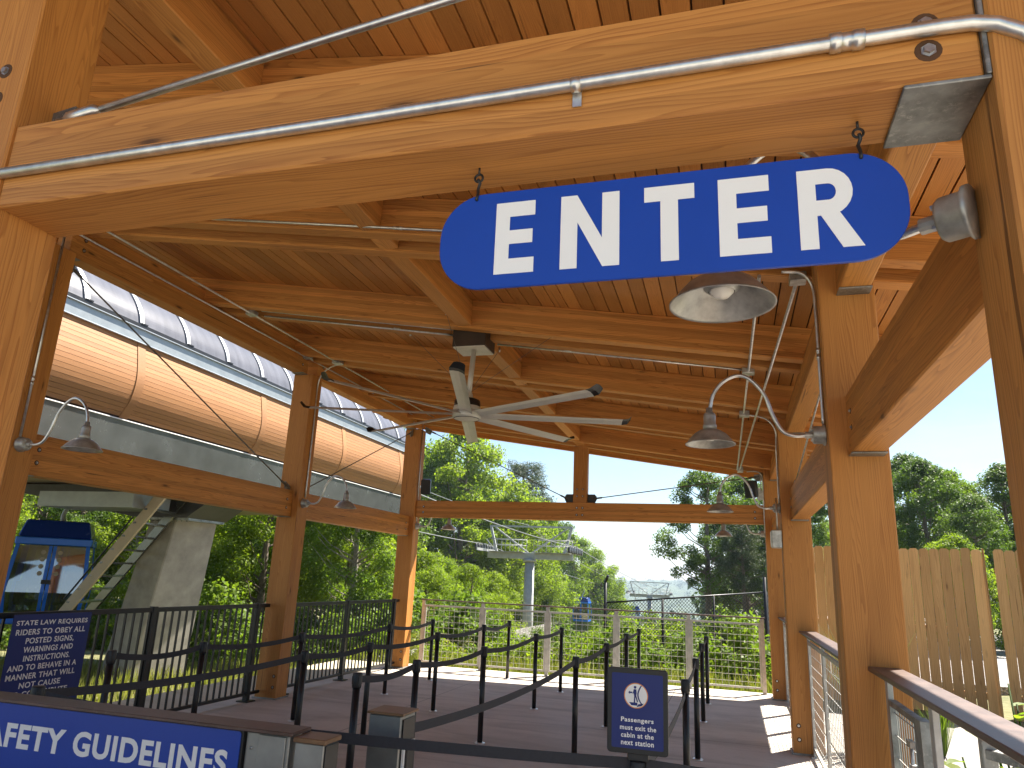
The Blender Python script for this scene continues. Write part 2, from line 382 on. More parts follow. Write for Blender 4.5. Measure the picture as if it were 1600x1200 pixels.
so = bpy.data.objects.new('sun', sl); COL.objects.link(so); so.rotation_euler = (-SUN).to_track_quat('-Z', 'Y').to_euler(); so.location = (20, 30, 60)
w = bpy.data.worlds.new('World'); sc.world = w; w.use_nodes = True; nt = w.node_tree; nt.nodes.clear()
sky = nt.nodes.new('ShaderNodeTexSky'); sky.sky_type = 'NISHITA'; sky.sun_disc = False; sky.sun_elevation = sun_el; sky.sun_rotation = sun_az
sky.air_density = 1.1; sky.dust_density = .6; sky.ozone_density = 1.2; sky.altitude = 250
tcw = nt.nodes.new('ShaderNodeTexCoord')
cl = noise(nt, mapping(nt, tcw.outputs['Generated'], (1.2, 1.2, 4.5), (.35, .1, 0)), 2.3, 7, .6, .4)
hz = N(nt, 'SeparateXYZ'); L(nt, tcw.outputs['Generated'], hz.inputs[0])
cfac = math_(nt, 'MULTIPLY', ramp(nt, cl, [(.47, 0.0), (.74, 1.0)]), ramp(nt, hz.outputs[0], [(.05, .10), (.24, .8)]))
lum = mix(nt, 1.0, sky.outputs[0], (.95, 1.0, 1.04), 'MULTIPLY')
cloud = mix(nt, cfac, lum, (5.6, 5.8, 6.1))
bg = nt.nodes.new('ShaderNodeBackground'); bg.inputs[1].default_value = .051; L(nt, cloud, bg.inputs[0])
wo = nt.nodes.new('ShaderNodeOutputWorld'); L(nt, bg.outputs[0], wo.inputs[0])
sc.view_settings.view_transform = 'Standard'; sc.view_settings.look = 'None'; sc.view_settings.gamma = 1; sc.view_settings.exposure = 1.82
sc.cycles.max_bounces = 10; sc.cycles.diffuse_bounces = 6; sc.cycles.transmission_bounces = 6; sc.cycles.transparent_max_bounces = 12
sc.cycles.caustics_reflective = False; sc.cycles.caustics_refractive = False; sc.cycles.sample_clamp_indirect = 6

# ------------------------------------------------------------------ pavilion
XL, XR = -5.5, .55                    # inner faces of the post rows
ROWS = ((4.30, 4.56), (8.50, 8.75), (12.28, 12.54))
TILT = -.016
def zr(x, y=6.3): return 3.585 - .153 * x + TILT * (y - 6.3)    # underside of the sloping rafters
pav = thing('pavilion', 'open timber queue pavilion with glulam posts, sloping rafters and plank ceiling', 'pavilion', (-2.5, 6, 0))
def bolt_pair(parent, pts, n, r=.022):
    """counterbored bolts: dark recess disc plus a hex head"""
    n = V(n).normalized()
    for p in pts:
        p = V(p); f = frame(p, n); f = f @ Matrix.Rotation(rad(90), 4, 'Y')
        MB().lathe([(0, .0015), (r, .0015), (r * 1.05, .0)], f, 16, False).build('bolt_recess', 'hole', parent)
        MB().lathe([(0, .010), (r * .42, .010), (r * .45, .006), (r * .45, .003), (r * .62, .003), (r * .62, .0016)], f, 6, False).build('bolt', 'bolt', parent)
posts = {}
def post(key, x0, x1, y0, y1, ztop, zb=0.):
    p = beam('post', ((x0 + x1) / 2, (y0 + y1) / 2, zb), ((x0 + x1) / 2, (y0 + y1) / 2, ztop), x1 - x0, y1 - y0, 'post_wood', pav, up=V((0, 1, 0)))
    posts[key] = p; return p
for i, (y0, y1) in enumerate(ROWS):
    post(('L', i), XL - .30, XL, y0, y1, 4.22); post(('R', i), XR, XR + .30, y0, y1, 3.62)
post(('L', 'f'), -2.46, -2.16, 1.475, 1.71, zr(-2.3, 1.6)); post(('R', 'f'), XR, XR + .30, 1.475, 1.71, 3.62)
post(('L', 'b'), XL - .30, XL, .2, .45, 4.22)
for k in ('L', 'R'):
    for i in (0, 1, 2):
        y0, y1 = ROWS[i]; x = XL if k == 'L' else XR
        if k == 'R': bolt_pair(posts[(k, i)], [(x + .06, y0, z) for z in (.14, .27)], (0, -1, 0))
        else: bolt_pair(posts[(k, i)], [(x - .05, y0, z) for z in (.14, .27)], (0, -1, 0))
        # steel base plate
        MB().box((x - (.32 if k == 'L' else .02), y0 - .02, .002), (x + (.02 if k == 'L' else .32), y1 + .02, .016)).build('base_plate', 'galvdark', posts[(k, i)])
bolt_pair(posts[('L', 'f')], [(-2.255, 1.475, 3.15), (-2.265, 1.475, 3.045)], (0, -1, 0), .026)
# eave beams and tie beams along the bays
def hanger(parent, x0, x1, y, z, dirn, len_=.12, th=.01, side=True):
    mb = MB().box((x0 - .006, min(y, y + dirn * len_), z - th), (x1 + .006, max(y, y + dirn * len_), z - .001))
    mb.build('beam_hanger', 'galvdark', parent, None, .002)
EL0, EL1 = XL - .26, XL - .09
ER0, ER1 = XR + .10, XR + .265
bays = [(.45, 4.30), (4.56, 8.50), (8.75, 12.28)]
for i, (y0, y1) in enumerate(bays):
    b = beam('eave_beam', ((EL0 + EL1) / 2, y0, 4.40), ((EL0 + EL1) / 2, y1, 4.40), EL1 - EL0, .36, 'glulam', pav)
    bolt_pair(b, [(EL1, y0 + .14, 4.32), (EL1, y0 + .14, 4.42), (EL1, y1 - .14, 4.32), (EL1, y1 - .14, 4.42)], (1, 0, 0), .02)
    hanger(b, EL0, EL1, y0, 4.22, 1); hanger(b, EL0, EL1, y1, 4.22, -1)
    if i:
        b = beam('tie_beam', ((EL0 + EL1) / 2, y0, 2.425), ((EL0 + EL1) / 2, y1, 2.425), EL1 - EL0, .345, 'glulam', pav)
        bolt_pair(b, [(EL1, y0 + .12, 2.36), (EL1, y0 + .12, 2.47), (EL1, y1 - .12, 2.36), (EL1, y1 - .12, 2.47)], (1, 0, 0), .02)
        hanger(b, EL0, EL1, y0, 2.252, 1); hanger(b, EL0, EL1, y1, 2.252, -1)
baysR = [(1.71, 4.30), (4.56, 8.50), (8.75, 12.28)]
for i, (y0, y1) in enumerate(baysR):
    b = beam('eave_beam', ((ER0 + ER1) / 2, y0, 3.40), ((ER0 + ER1) / 2, y1, 3.40), ER1 - ER0, .24, 'glulam', pav)
    hanger(b, ER0, ER1, y1, 3.28, -1, .11); hanger(b, ER0, ER1, y0, 3.28, 1, .11)
    b = beam('tie_beam', ((ER0 + ER1) / 2, y0, 2.50), ((ER0 + ER1) / 2, y1, 2.50), ER1 - ER0, .335, 'glulam', pav)
    hanger(b, ER0, ER1, y1, 2.332, -1, .11); hanger(b, ER0, ER1, y0, 2.332, 1, .11)
    bolt_pair(b, [(ER0, y1 - .13, 2.46), (ER0, y1 - .13, 2.55)], (-1, 0, 0), .016)
# entrance beam with its steel seat
eb = beam('entrance_beam', (-2.16, 1.597, 2.79), (XR - .012, 1.597, 2.79), .22, .29, 'glulam', pav)
bolt_pair(eb, [(.44, 1.487, 2.722), (.44, 1.487, 2.79)], (0, -1, 0), .026)
MB().box((.385, 1.483, 2.634), (XR - .001, 1.712, 2.643)).box((XR - .011, 1.479, 2.6435), (XR - .001, 1.715, 2.935)).build('beam_hanger', 'galvdark', eb, None, .002)
# end tie, king posts
tb = beam('end_tie', (XL, 12.42, 2.74), (XR, 12.42, 2.74), .17, .30, 'glulam', pav)
bolt_pair(tb, [(-2.455 + dx, 12.335, 2.74 + dz) for dx in (-.05, .05) for dz in (-.06, .06)] + [(-5.35, 12.335, 2.68), (-5.35, 12.335, 2.78), (.4, 12.335, 2.68), (.4, 12.335, 2.78)], (0, -1, 0), .02)
kp = beam('king_post', (-2.455, 12.42, 2.89), (-2.455, 12.42, zr(-2.455, 12.42)), .24, .17, 'glulam', pav, up=V((0, 1, 0)))
bolt_pair(kp, [(-2.455 + dx, 12.335, 3.0 + dz) for dx in (-.05, .05) for dz in (0, .12)], (0, -1, 0), .018)
for sx in (-1, 1):
    MB().prism([(0, 0), (.13, 0), (.17, .08), (.13, .15), (0, .15)], -.006, .006, plane_m((-2.455 + sx * .121, 12.42, 2.892), (sx, 0, 0), (0, 0, 1))).build('gusset', 'darksteel', kp)
# rafters (pairs) across, purlin segments along
RAF = [(.95, 1.07), (1.26, 1.38), (2.83, 2.95), (3.14, 3.26), (4.30, 4.42), (4.61, 4.73), (6.30, 6.42), (6.61, 6.73), (8.12, 8.24), (8.45, 8.57), (9.99, 10.11), (10.30, 10.42), (11.84, 11.96), (12.30, 12.42)]
RX0, RX1 = -6.3, 1.52; RH = .29
def slope_beam(name, x0, x1, y0, y1, h):
    yc = (y0 + y1) / 2; dz = h / 2 / math.cos(math.atan(.153))
    return beam(name, (x0, yc, zr(x0, yc) + dz), (x1, yc, zr(x1, yc) + dz), y1 - y0, h, 'glulam', pav)
for (y0, y1) in RAF: slope_beam('rafter', RX0, RX1, y0, y1, RH)
ys = [0.0] + [y for p in RAF for y in p]
for j in range(0, len(ys) - 1, 2):
    y0, y1 = ys[j], ys[j + 1]
    if y1 - y0 < .03: continue
    if 6.4 < y0 < 6.6: continue
    dz = .012
    yy0 = y0
    if abs(y0 - 6.73) < .02: yy0 = 6.78
    beam('purlin', (-2.44, yy0, zr(-2.44, yy0) + dz + .13), (-2.44, y1, zr(-2.44, y1) + dz + .13), .15, .26, 'glulam', pav)
# plank deck (boards run along the pavilion) and roofing above it
DY0, DY1, DX0, DX1 = -.15, 13.9, -6.6, 1.66
ang = math.atan(.153)
o_ = V((DX0, DY0, zr(DX0, DY0) + RH / math.cos(ang)))
fd = Matrix(((0, -math.cos(ang), math.sin(ang), o_.x), (1, 0, 0, o_.y), (0, math.sin(ang), math.cos(ang), o_.z), (0, 0, 0, 1)))
fd = fd @ Matrix.Rotation(math.atan(-TILT), 4, 'Y')
wd = (DX1 - DX0) / math.cos(ang); bw = .132; mb = MB(); k = 0; y = 0
while y < wd - .01:
    y1 = min(y + bw, wd); mb.box((0, -y1 + .0055, .0), (DY1 - DY0, -y - .0055, .02), random.random()); y = y1
mb.build('roof_deck', 'deck', pav, fd)
MB().box((0, -wd, .0205), (DY1 - DY0, 0, .05)).build('deck_underlay', 'groove', pav, fd)
MB().box((-.06, -wd - .06, .0505), (DY1 - DY0 + .06, .06, .09)).build('roof_sheet', 'greymetal', pav, fd)
mb = MB().box((-.055, -wd - .055, -.14), (-.002, .055, .05)).box((DY1 - DY0 + .002, -wd - .055, -.14), (DY1 - DY0 + .055, .055, .05)).box((0, -wd - .055, -.14), (DY1 - DY0, -wd - .002, .05)).box((0, .002, -.14), (DY1 - DY0, .055, .05))
mb.build('fascia_board', 'glulam', pav, fd)
# tension rods with clevis brackets
def trod(a, b, r=.008, br=True, mat='rod'):
    a = V(a); b = V(b); d = (b - a).normalized()
    t = MB().tube([a, b], r, 8).build('tension_rod', mat, pav)
    for p, s in ((a, 1), (b, -1)):
        MB().tube([p + d * s * .03, p + d * s * .05, p + d * s * .16, p + d * s * .18], [r, r * 1.9, r * 1.9, r], 8).build('turnbuckle', mat, t)
        if br: MB().prism([(-.075, -.02), (-.045, -.075), (.045, -.075), (.075, -.02), (.075, .04), (-.075, .04)], -.006, .006, plane_m(p, d, V((0, 0, 1)) if abs(d.z) < .9 else (1, 0, 0))).build('bracket', 'galvdark', t)
trod((XL - .15, 4.62, 4.16), (XL - .15, 8.44, 2.64)); trod((XL - .15, 12.22, 4.14), (XL - .15, 8.82, 2.64))
trod((-5.40, 12.42, 4.22), (-2.66, 12.42, 2.95)); trod((XR - .06, 12.42, 3.36), (-2.25, 12.42, 2.965))
trod((XR + .15, 4.62, 3.22), (XR + .15, 8.44, 2.70), mat='galv'); 
trod((-2.14, 1.60, 3.02), (.54, 1.60, 3.385), .012, True, 'emt')

# ------------------------------------------------------------------ conduits
def conduit(label, pts, r=.011, straps=(), couplings=(), boxes=(), smooth=False, group='steel conduits under the pavilion roof'):
    p = bez(pts, 8 * len(pts)) if smooth else [V(q) for q in pts]
    t = thing('conduit', label, 'conduit', p[0], group)
    MB().tube(p, r, 10).build('pipe', 'emt', t)
    for c, d in couplings:
        c = V(c); d = V(d).normalized()
        MB().tube([c - d * .035, c - d * .012, c - d * .011, c + d * .011, c + d * .012, c + d * .035], [r * 1.35, r * 1.35, r * 1.2, r * 1.2, r * 1.35, r * 1.35], 10).build('coupling', 'emt', t)
    for c, d, n in straps:
        c = V(c); f = frame(c, d, n)
        s = MB().tube([f @ V((-.012, 0, 0)), f @ V((.012, 0, 0))], r * 1.14, 12)
        s.box((-.011, -r - .034, -r), (.011, -r * .8, -r + .003), 0, f); s.build('strap', 'emt', t)
    for c, s in boxes: MB().cbox(c, s).build('junction_box', 'galv', t, None, .004)
    return t
yc = 1.468
conduit('thick galvanised conduit strapped along the face of the entrance beam above the sign', [(-3.0, yc, 2.75), (-1.0, yc, 2.752), (.46, yc, 2.762), (.52, yc, 2.76), (.565, yc, 2.748), (.61, yc, 2.72), (.64, yc, 2.68), (.65, yc, 2.62), (.65, yc, 1.2)], .0165,
        straps=[((-.32, yc, 2.755), (1, 0, 0), (0, -1, 0)), ((.65, yc, 2.4), (0, 0, 1), (0, -1, 0)), ((-2.25, yc, 2.75), (1, 0, 0), (0, -1, 0))], couplings=[((.28, yc, 2.761), (1, 0, 0))])
conduit('thin conduit run along the left eave beside the skylit station', [(XL + .0, .6, 4.40), (XL + .0, 12.2, 4.40)], boxes=[((XL + .02, 8.3, 4.405), (.1, .1, .06))])
conduit('thin conduit under the rafter ends, just inside the left eave', [(-5.07, .6, 4.335), (-5.07, 12.1, 4.335)], boxes=[((-5.07, 6.48, 4.34), (.1, .1, .05)), ((-5.07, 8.40, 4.34), (.12, .12, .05)), ((-5.07, 10.2, 4.34), (.1, .1, .05))])
def cross(label, x0, x1, y, r=.010, dz=-.012, **k):
    return conduit(label, [(x0, y, zr(x0, y) + dz), (x1, y, zr(x1, y) + dz)], r, **k)
cross('thin conduit crossing under the rafters just behind the entrance sign', -4.9, .3, 4.245, dz=.015, couplings=[((-2.2, 4.245, zr(-2.2, 4.2) + .015), (1, 0, -.16))])
cross('upper of two thin conduits running to the fan box from the left eave', -4.96, -2.62, 6.50, dz=.03, couplings=[((-3.2, 6.5, zr(-3.2) + .03), (1, 0, -.153))])
cross('lower of two thin conduits running to the fan box from the left eave', -4.96, -2.62, 6.56, dz=-.01, couplings=[((-3.3, 6.56, zr(-3.3) - .01), (1, 0, -.153))])
cross('thin conduit running from the fan box to the right-hand junction box', -2.25, .19, 6.79, dz=.01, couplings=[((-1.5, 6.79, zr(-1.5) + .01), (1, 0, -.153))], straps=[((-.5, 6.79, zr(-.5) + .01), (1, 0, -.153), (0, 0, -1))])
zc = lambda x, y=6.3: zr(x, y) - .02
conduit('straight conduit under the rafters, nearest to the right-hand posts', [(.47, 4.60, zc(.47, 4.6)), (.19, 12.25, zc(.19, 12.25))], .012, boxes=[((.47, 4.60, zc(.47, 4.6)), (.10, .10, .06)), ((.20, 12.2, zc(.2, 12.2)), (.09, .09, .09))])
conduit('straight conduit under the rafters, inboard of the one by the right-hand posts', [(.24, 4.60, zc(.24, 4.6)), (.155, 12.25, zc(.155, 12.25))], .012, boxes=[((.215, 6.75, zc(.21)), (.11, .11, .06)), ((.205, 8.4, zc(.2, 8.4)), (.11, .11, .06))])
conduit('short curved conduit from the ceiling box to the second right post', [(.21, 8.43, zc(.2, 8.4)), (.36, 8.44, zc(.36, 8.4)), (.46, 8.45, zc(.46, 8.4) - .03), (.53, 8.47, zc(.53, 8.4) - .14), (.537, 8.6, 3.1), (.537, 8.6, 2.52)], .009, smooth=True)
conduit('conduit dropping down the first right post to its gooseneck lamp', [(.36, 4.40, 3.49), (.47, 4.40, 3.47), (.53, 4.40, 3.38), (.538, 4.40, 3.2), (.538, 4.40, 2.8), (.538, 4.40, 2.53)], .010, smooth=True, couplings=[((.538, 4.40, 2.95), (0, 0, 1))])
conduit('conduit on the far right post with two grey boxes', [(.30, 12.3, 3.42), (.42, 12.3, 3.43), (.50, 12.3, 3.40), (.535, 12.3, 3.3), (.537, 12.3, 2.9), (.537, 12.3, 2.45)], .009, smooth=True)
conduit('conduit dropping down the left front post to its gooseneck lamp', [(XL + .012, 4.40, 4.36), (XL + .012, 4.40, 2.53)], .010, couplings=[((XL + .012, 4.40, 3.0), (0, 0, 1))])
conduit('conduit running full height down the edge of the left front post', [(XL - .13, 4.288, 4.2), (XL - .13, 4.288, .3)], .012, couplings=[((XL - .13, 4.288, 3.7), (0, 0, 1)), ((XL - .13, 4.288, 1.8), (0, 0, 1))])
conduit('conduit bending off the eave down the middle left post to its lamp', [(-5.07, 8.42, 4.32), (-5.25, 8.5, 4.30), (-5.4, 8.58, 4.24), (-5.485, 8.63, 4.1), (-5.488, 8.64, 3.6), (-5.488, 8.64, 2.52)], .010, smooth=True)
conduit('conduit down the far left post beside the tree line', [(-5.488, 12.35, 4.35), (-5.488, 12.35, 3.3), (-5.488, 12.38, 2.5)], .010)

# ------------------------------------------------------------------ grey wall boxes, speakers
def wall_box(label, c, s):
    t = thing('electrical_box', label, 'electrical box', (c[0], c[1], c[2] - s[2] / 2))
    MB().cbox(c, s).build('housing', 'galv', t, None, .008)
    MB().box((c[0] - s[0] / 2 - .006, c[1] - s[1] / 2 + .01, c[2] - s[2] / 2 + .015), (c[0] - s[0] / 2 + .001, c[1] + s[1] / 2 - .01, c[2] + s[2] / 2 - .015)).build('cover', 'alu', t, None, .003)
    MB().tube([(c[0] + .01, c[1] - s[1] / 2 + .03, c[2] + s[2] / 2), (c[0] + .01, c[1] - s[1] / 2 + .03, c[2] + s[2] / 2 + .35)], .009, 8).build('pipe', 'emt', t)
wall_box('grey electrical box low on the second right post below its lamp', (.495, 8.60, 2.13), (.11, .17, .19))
wall_box('small pale electrical box high on the far right post under the speaker', (.50, 12.36, 3.05), (.10, .14, .15))
def speaker(label, x, y, z, s):
    f = Matrix.Translation((x, y, z)) @ Matrix.Rotation(s * rad(18), 4, 'Z') @ Matrix.Rotation(rad(12), 4, 'X')
    t = thing('loudspeaker', label, 'speaker', None, 'black loudspeakers on the end posts', f)
    MB().prism(rrect(.17, .27, .03, 5), -.06, .09, f @ Matrix.Rotation(rad(90), 4, 'X')).build('cabinet', 'blackplastic', t, None)
    MB().prism(rrect(.145, .24, .025, 5), .0901, .096, f @ Matrix.Rotation(rad(90), 4, 'X')).build('grille', 'black', t)
    MB().bar((x, y + .06, z), (x - s * .14, y + .06, z), .03, .05).build('bracket', 'galv', t)
speaker('black loudspeaker on the far left post in front of the trees', -5.28, 12.22, 3.13, 1)
speaker('black loudspeaker on the far right post against the sky', .36, 12.22, 3.13, -1)

# ------------------------------------------------------------------ gooseneck lamps
def make_lamp():
    t = thing('gooseneck_lamp', 'x', 'lamp', (0, 0, 0), 'galvanised gooseneck lamps on the posts')
    q = Matrix.Rotation(rad(90), 4, 'Y')
    b = MB().lathe([(0, .001), (.062, .001), (.062, .012), (.052, .018), (.052, .062), (.046, .070), (0, .070)], q, 24).build('wall_box', 'shade', t)
    for k in range(4):
        a = rad(45 + 90 * k); MB().lathe([(0, .079), (.007, .079), (.007, .069)], Matrix.Translation((0, .036 * math.cos(a), .036 * math.sin(a))) @ q, 6, False).build('screw', 'bolt', b)
    MB().lathe([(0, .112), (.019, .112), (.019, .068)], q, 12, False).build('hub', 'shade', t)
    arm = bez([(.10, 0, 0), (.17, 0, -.002), (.235, 0, .03), (.285, 0, .13), (.325, 0, .25), (.40, 0, .345), (.475, 0, .373), (.56, 0, .335), (.62, 0, .255), (.643, 0, .15)], 45)
    MB().tube(arm, .0115, 10).build('arm', 'emt', t)
    S = Matrix.Translation((.643, 0, 0))
    MB().lathe([(0, .175), (.018, .175), (.022, .145), (.033, .140), (.036, .12), (.036, .075), (.040, .07), (.041, .035), (.0, .035)], S, 20).build('socket', 'shade', t)
    s = MB().lathe([(.040, .04), (.062, .034), (.095, .012), (.122, -.018), (.138, -.040), (.147, -.047), (.147, -.051), (.140, -.046), (.120, -.022), (.092, .006), (.060, .027), (.03, .031)], S, 36).build('shade', 'shade', t)
    MB().lathe([(0, -.030), (.02, -.026), (.034, -.012), (.036, .002), (.030, .02), (.024, .034)], S, 20).build('bulb', 'bulb', t)
    MB().lathe([(.037, -.010), (.050, .0), (.050, .012), (.037, .004)], S, 20).build('bulb_ring', 'shade', t)
    return t
lamp0 = make_lamp()
def put_lamp(x, y, z, rz, label, first=[True]):
    m = Matrix.Translation((x, y, z)) @ Matrix.Rotation(rad(rz), 4, 'Z')
    if first[0]:
        first[0] = False; old = WM[lamp0.name]
        lamp0.matrix_local = m
        for ob in [lamp0] + list(lamp0.children_recursive): WM[ob.name] = m @ WM[ob.name]
        o = lamp0
    else: o = copy_tree(lamp0, m)
    o['label'] = label
put_lamp(.540, 1.65, 2.42, 147, 'large near gooseneck lamp whose open shade shows below the entrance sign')
put_lamp(XR, 4.43, 2.47, 180, 'gooseneck lamp on the first right post, its arch in front of the ceiling')
put_lamp(XR, 8.62, 2.47, 180, 'gooseneck lamp on the second right post, above a grey box')
put_lamp(XR, 12.41, 2.44, 180, 'small distant gooseneck lamp on the far right post')
put_lamp(XL, 4.43, 2.47, 0, 'gooseneck lamp on the left front post before the brushed metal trim')
put_lamp(XL, 8.62, 2.44, 0, 'gooseneck lamp on the middle left post')
put_lamp(XL, 12.41, 2.43, 0, 'small distant gooseneck lamp on the far left post')

# ------------------------------------------------------------------ ceiling fan
FX, FY, FZ = -2.42, 6.46, 3.10
fan = thing('ceiling_fan', 'large eight bladed grey ceiling fan hung from a dark box under the rafters', 'ceiling fan', (FX, FY, 4.0))
fb = MB().box((FX - .2, FY + .0, 3.82), (FX + .15, FY + .31, 4.06)).build('mount_box', 'fanbox', fan, None, .004)
MB().box((FX - .19, FY + .005, 3.808), (FX + .14, FY + .30, 3.8195)).box((FX - .19, FY + .145, 3.805), (FX + .14, FY + .15, 3.808)).build('cover_plate', 'fanplate', fb)
FY2 = FY + .02
MB().tube([(FX, FY2 + .08, 3.812), (FX, FY2, 3.30)], .026, 14).build('downrod', 'fanmetal', fan)
C_ = Matrix.Translation((FX, FY2 - .02, FZ))
mo = MB().lathe([(0, .165), (.10, .165), (.125, .15), (.13, .10), (.13, .085)], C_, 32).build('motor', 'black', fan)
MB().lathe([(.131, .088), (.135, .07), (.135, .045), (.131, .04)], C_, 32).build('motor_band', 'fanmetal', mo)
MB().lathe([(.05, .045), (.135, .04), (.14, .02), (.138, -.015), (.128, -.028), (.125, -.03)], C_, 32).build('hub', 'fanmetal', fan)
MB().lathe([(.126, -.029), (.127, -.033), (.122, -.034)], C_, 32).build('hub_ring', 'black', fan)
MB().lathe([(.1225, -.031), (.08, -.044), (0, -.05)], C_, 32).build('hub_cover', 'fanplate', fan)
MB().lathe([(.04, .24), (.05, .2), (.05, .16)], C_, 16).build('collar', 'fanmetal', fan)
for k in range(8):
    f = C_ @ Matrix.Rotation(rad(17 + 45 * k), 4, 'Z') @ Matrix.Translation((0, 0, .012)) @ Matrix.Rotation(rad(-13), 4, 'X')
    prof = [(-.062, -.006), (-.03, .010), (.01, .014), (.045, .006), (.064, -.008), (.045, .000), (.01, .007), (-.03, .003)]
    n = len(prof); vs = []; fs = []
    for x in (.12, .6, 1.1, 1.52):
        vs += [f @ V((x, y, z)) for y, z in prof]
    for i in range(3):
        for j in range(n): fs.append((i * n + j, i * n + (j + 1) % n, (i + 1) * n + (j + 1) % n, (i + 1) * n + j))
    fs += [tuple(range(n)), tuple(range(3 * n, 4 * n))[::-1]]
    b = MB().add(vs, fs).build('blade', 'fanmetal', fan)
    vs = [f @ V((1.521, y, z)) for y, z in prof] + [f @ V((1.575, y * 1.0, z * .8 + .008)) for y, z in prof] + [f @ V((1.61, y * .75 + .01, z * .6 + .05)) for y, z in prof]
    fs = [(i * n + j, i * n + (j + 1) % n, (i + 1) * n + (j + 1) % n, (i + 1) * n + j) for i in range(2) for j in range(n)] + [tuple(range(n)), tuple(range(2 * n, 3 * n))[::-1]]
    MB().add(vs, fs).build('blade_tip', 'black', b)
for p in ((-2.6, 6.2, zr(-2.6) + .1), (-1.55, 6.36, zr(-1.55) + .02), (-2.36, 7.2, zr(-2.4) + .05), (-3.3, 6.9, zr(-3.3) + .05)):
    wv = MB().tube([(FX, FY2, 3.33), p], .0022, 5).build('guy_wire', 'rod', fan)
    MB().tube([V(p) - V((0, 0, .02)), V(p) + V((0, 0, .03))], .012, 8).build('wire_clip', 'galv', wv)

# ------------------------------------------------------------------ ENTER sign
sg = thing('entrance_sign', 'blue rounded hanging sign with white capitals reading ENTER', 'sign', (-.15, 1.6, 2.3))
PS = plane_m((-.15, 1.594, 2.430), (1, 0, 0), (0, 0, 1))
MB().prism(rrect(1.10, .266, .118, 12), -.010, 0, PS).build('panel', 'blue', sg, None, .0012)
LT = MB()
def poly_letter(pts, x, w, y0=-.098, h=.197):
    LT.prism([(x + px * w, y0 + py * h) for px, py in pts], .0005, .002, PS)
Ept = [(0, 0), (1, 0), (1, .205), (.36, .205), (.36, .41), (.95, .41), (.95, .60), (.36, .60), (.36, .795), (1, .795), (1, 1), (0, 1)]
def sx(x): return x + .15
poly_letter(Ept, sx(-.548), .103); poly_letter(Ept, sx(.0), .113)
poly_letter([(0, 0), (.29, 0), (.29, .62), (.72, 0), (1, 0), (1, 1), (.71, 1), (.71, .385), (.28, 1), (0, 1)], sx(-.378), .146)
poly_letter([(.325, 0), (.675, 0), (.675, .80), (1, .80), (1, 1), (0, 1), (0, .80), (.325, .80)], sx(-.172), .118)
def Rl(x, w, y0=-.098, h=.197):
    P = lambda a, b: (x + a * w, y0 + b * h)
    arc = lambda r1, r2, n=12: [(.50 + r1 * math.cos(rad(90 - 180 * k / n)), .705 + r2 * math.sin(rad(90 - 180 * k / n))) for k in range(n + 1)]
    outer = arc(.40, .295); inner = arc(.13, .105)
    ring_o = [(0, 1)] + outer; ring_i = [(.30, .81)] + inner
    for i in range(len(ring_o) - 1):
        LT.prism([P(*ring_o[i]), P(*ring_i[i]), P(*ring_i[i + 1]), P(*ring_o[i + 1])], .0005, .002, PS)
    LT.prism([P(0, 0), P(.30, 0), P(.30, .81), P(0, 1)], .0005, .002, PS)
    LT.prism([P(.29, .60), P(.29, .41), P(.51, .41), P(.51, .60)], .0003, .0022, PS)
    LT.prism([P(.36, .41), P(.68, 0), P(1.02, 0), P(.66, .445), P(.50, .43)], .0004, .0024, PS)
Rl(sx(.174), .128)
LT.build('lettering', 'white', sg)
for x in (-.605, .312):
    h = MB().tube([(x, 1.6, 2.655), (x, 1.6, 2.627)], .0032, 8)
    h.tube([(x + .011 * math.cos(t), 1.6, 2.615 + .011 * math.sin(t)) for t in [k * math.tau / 16 for k in range(17)]], .0032, 8, False)
    h.tube([(x, 1.592 + .0, 2.609), (x + .004, 1.6, 2.600), (x - .002, 1.604, 2.585), (x + .001, 1.597, 2.565), (x, 1.589, 2.548), (x, 1.602, 2.545)], .0042, 8)
    h.build('eye_hook', 'black', sg)
# ------------------------------------------------------------------ ground
def sstep(a, b, x):
    t = min(1, max(0, (x - a) / (b - a))); return t * t * (3 - 2 * t)
def hg(x, y):
    z = -.03
    z -= .75 * sstep(-6.6, -9.0, x) if x < -6.6 else 0
    if x < -14: z += .9 * sstep(-24, -50, x) * 2.2
    far = max(0., y - 13.3)
    fall = .35 * sstep(0, 1.6, far) + .055 * max(0, far - 1.5)
    if far > 60: fall = .35 + .055 * 58.5 + .10 * (far - 60)
    fall = min(fall, 40)
    m = sstep(5.5, 1.2, x - .03 * far) if x > 1.2 else 1.0   # right-hand side stays higher
    m = max(m, sstep(30, 90, far))
    z -= fall * m
    z += .05 * math.sin(x * 1.3 + y * .7) * sstep(0, 3, far) + .25 * math.sin(x * .21 + 1) * math.sin(y * .17) * sstep(3, 20, far)
    return z
def axis(vals):
    out = []
    for a, b, st in vals:
        n = max(1, int(round((b - a) / st))); out += [a + (b - a) * i / n for i in range(n)]
    return out + [vals[-1][1]]
gx = axis([(-700, -60, 80), (-60, -24, 6), (-24, -5.9, 1.0), (-5.9, 6, 1.0), (6, 40, 4), (40, 700, 80)])
gy = axis([(-60, 0, 10), (0, 13.2, 1.2), (13.2, 24, .6), (24, 80, 4), (80, 500, 30), (500, 900, 100)])
mb = MB(); nx = len(gx)
mb.v = [(x, y, hg(x, y)) for y in gy for x in gx]
for j in range(len(gy) - 1):
    for i in range(nx - 1): mb.f.append((j * nx + i, j * nx + i + 1, (j + 1) * nx + i + 1, (j + 1) * nx + i)); mb.r.append(0.); mb.sm.append(True)
struct(mb.build('ground', 'ground'))
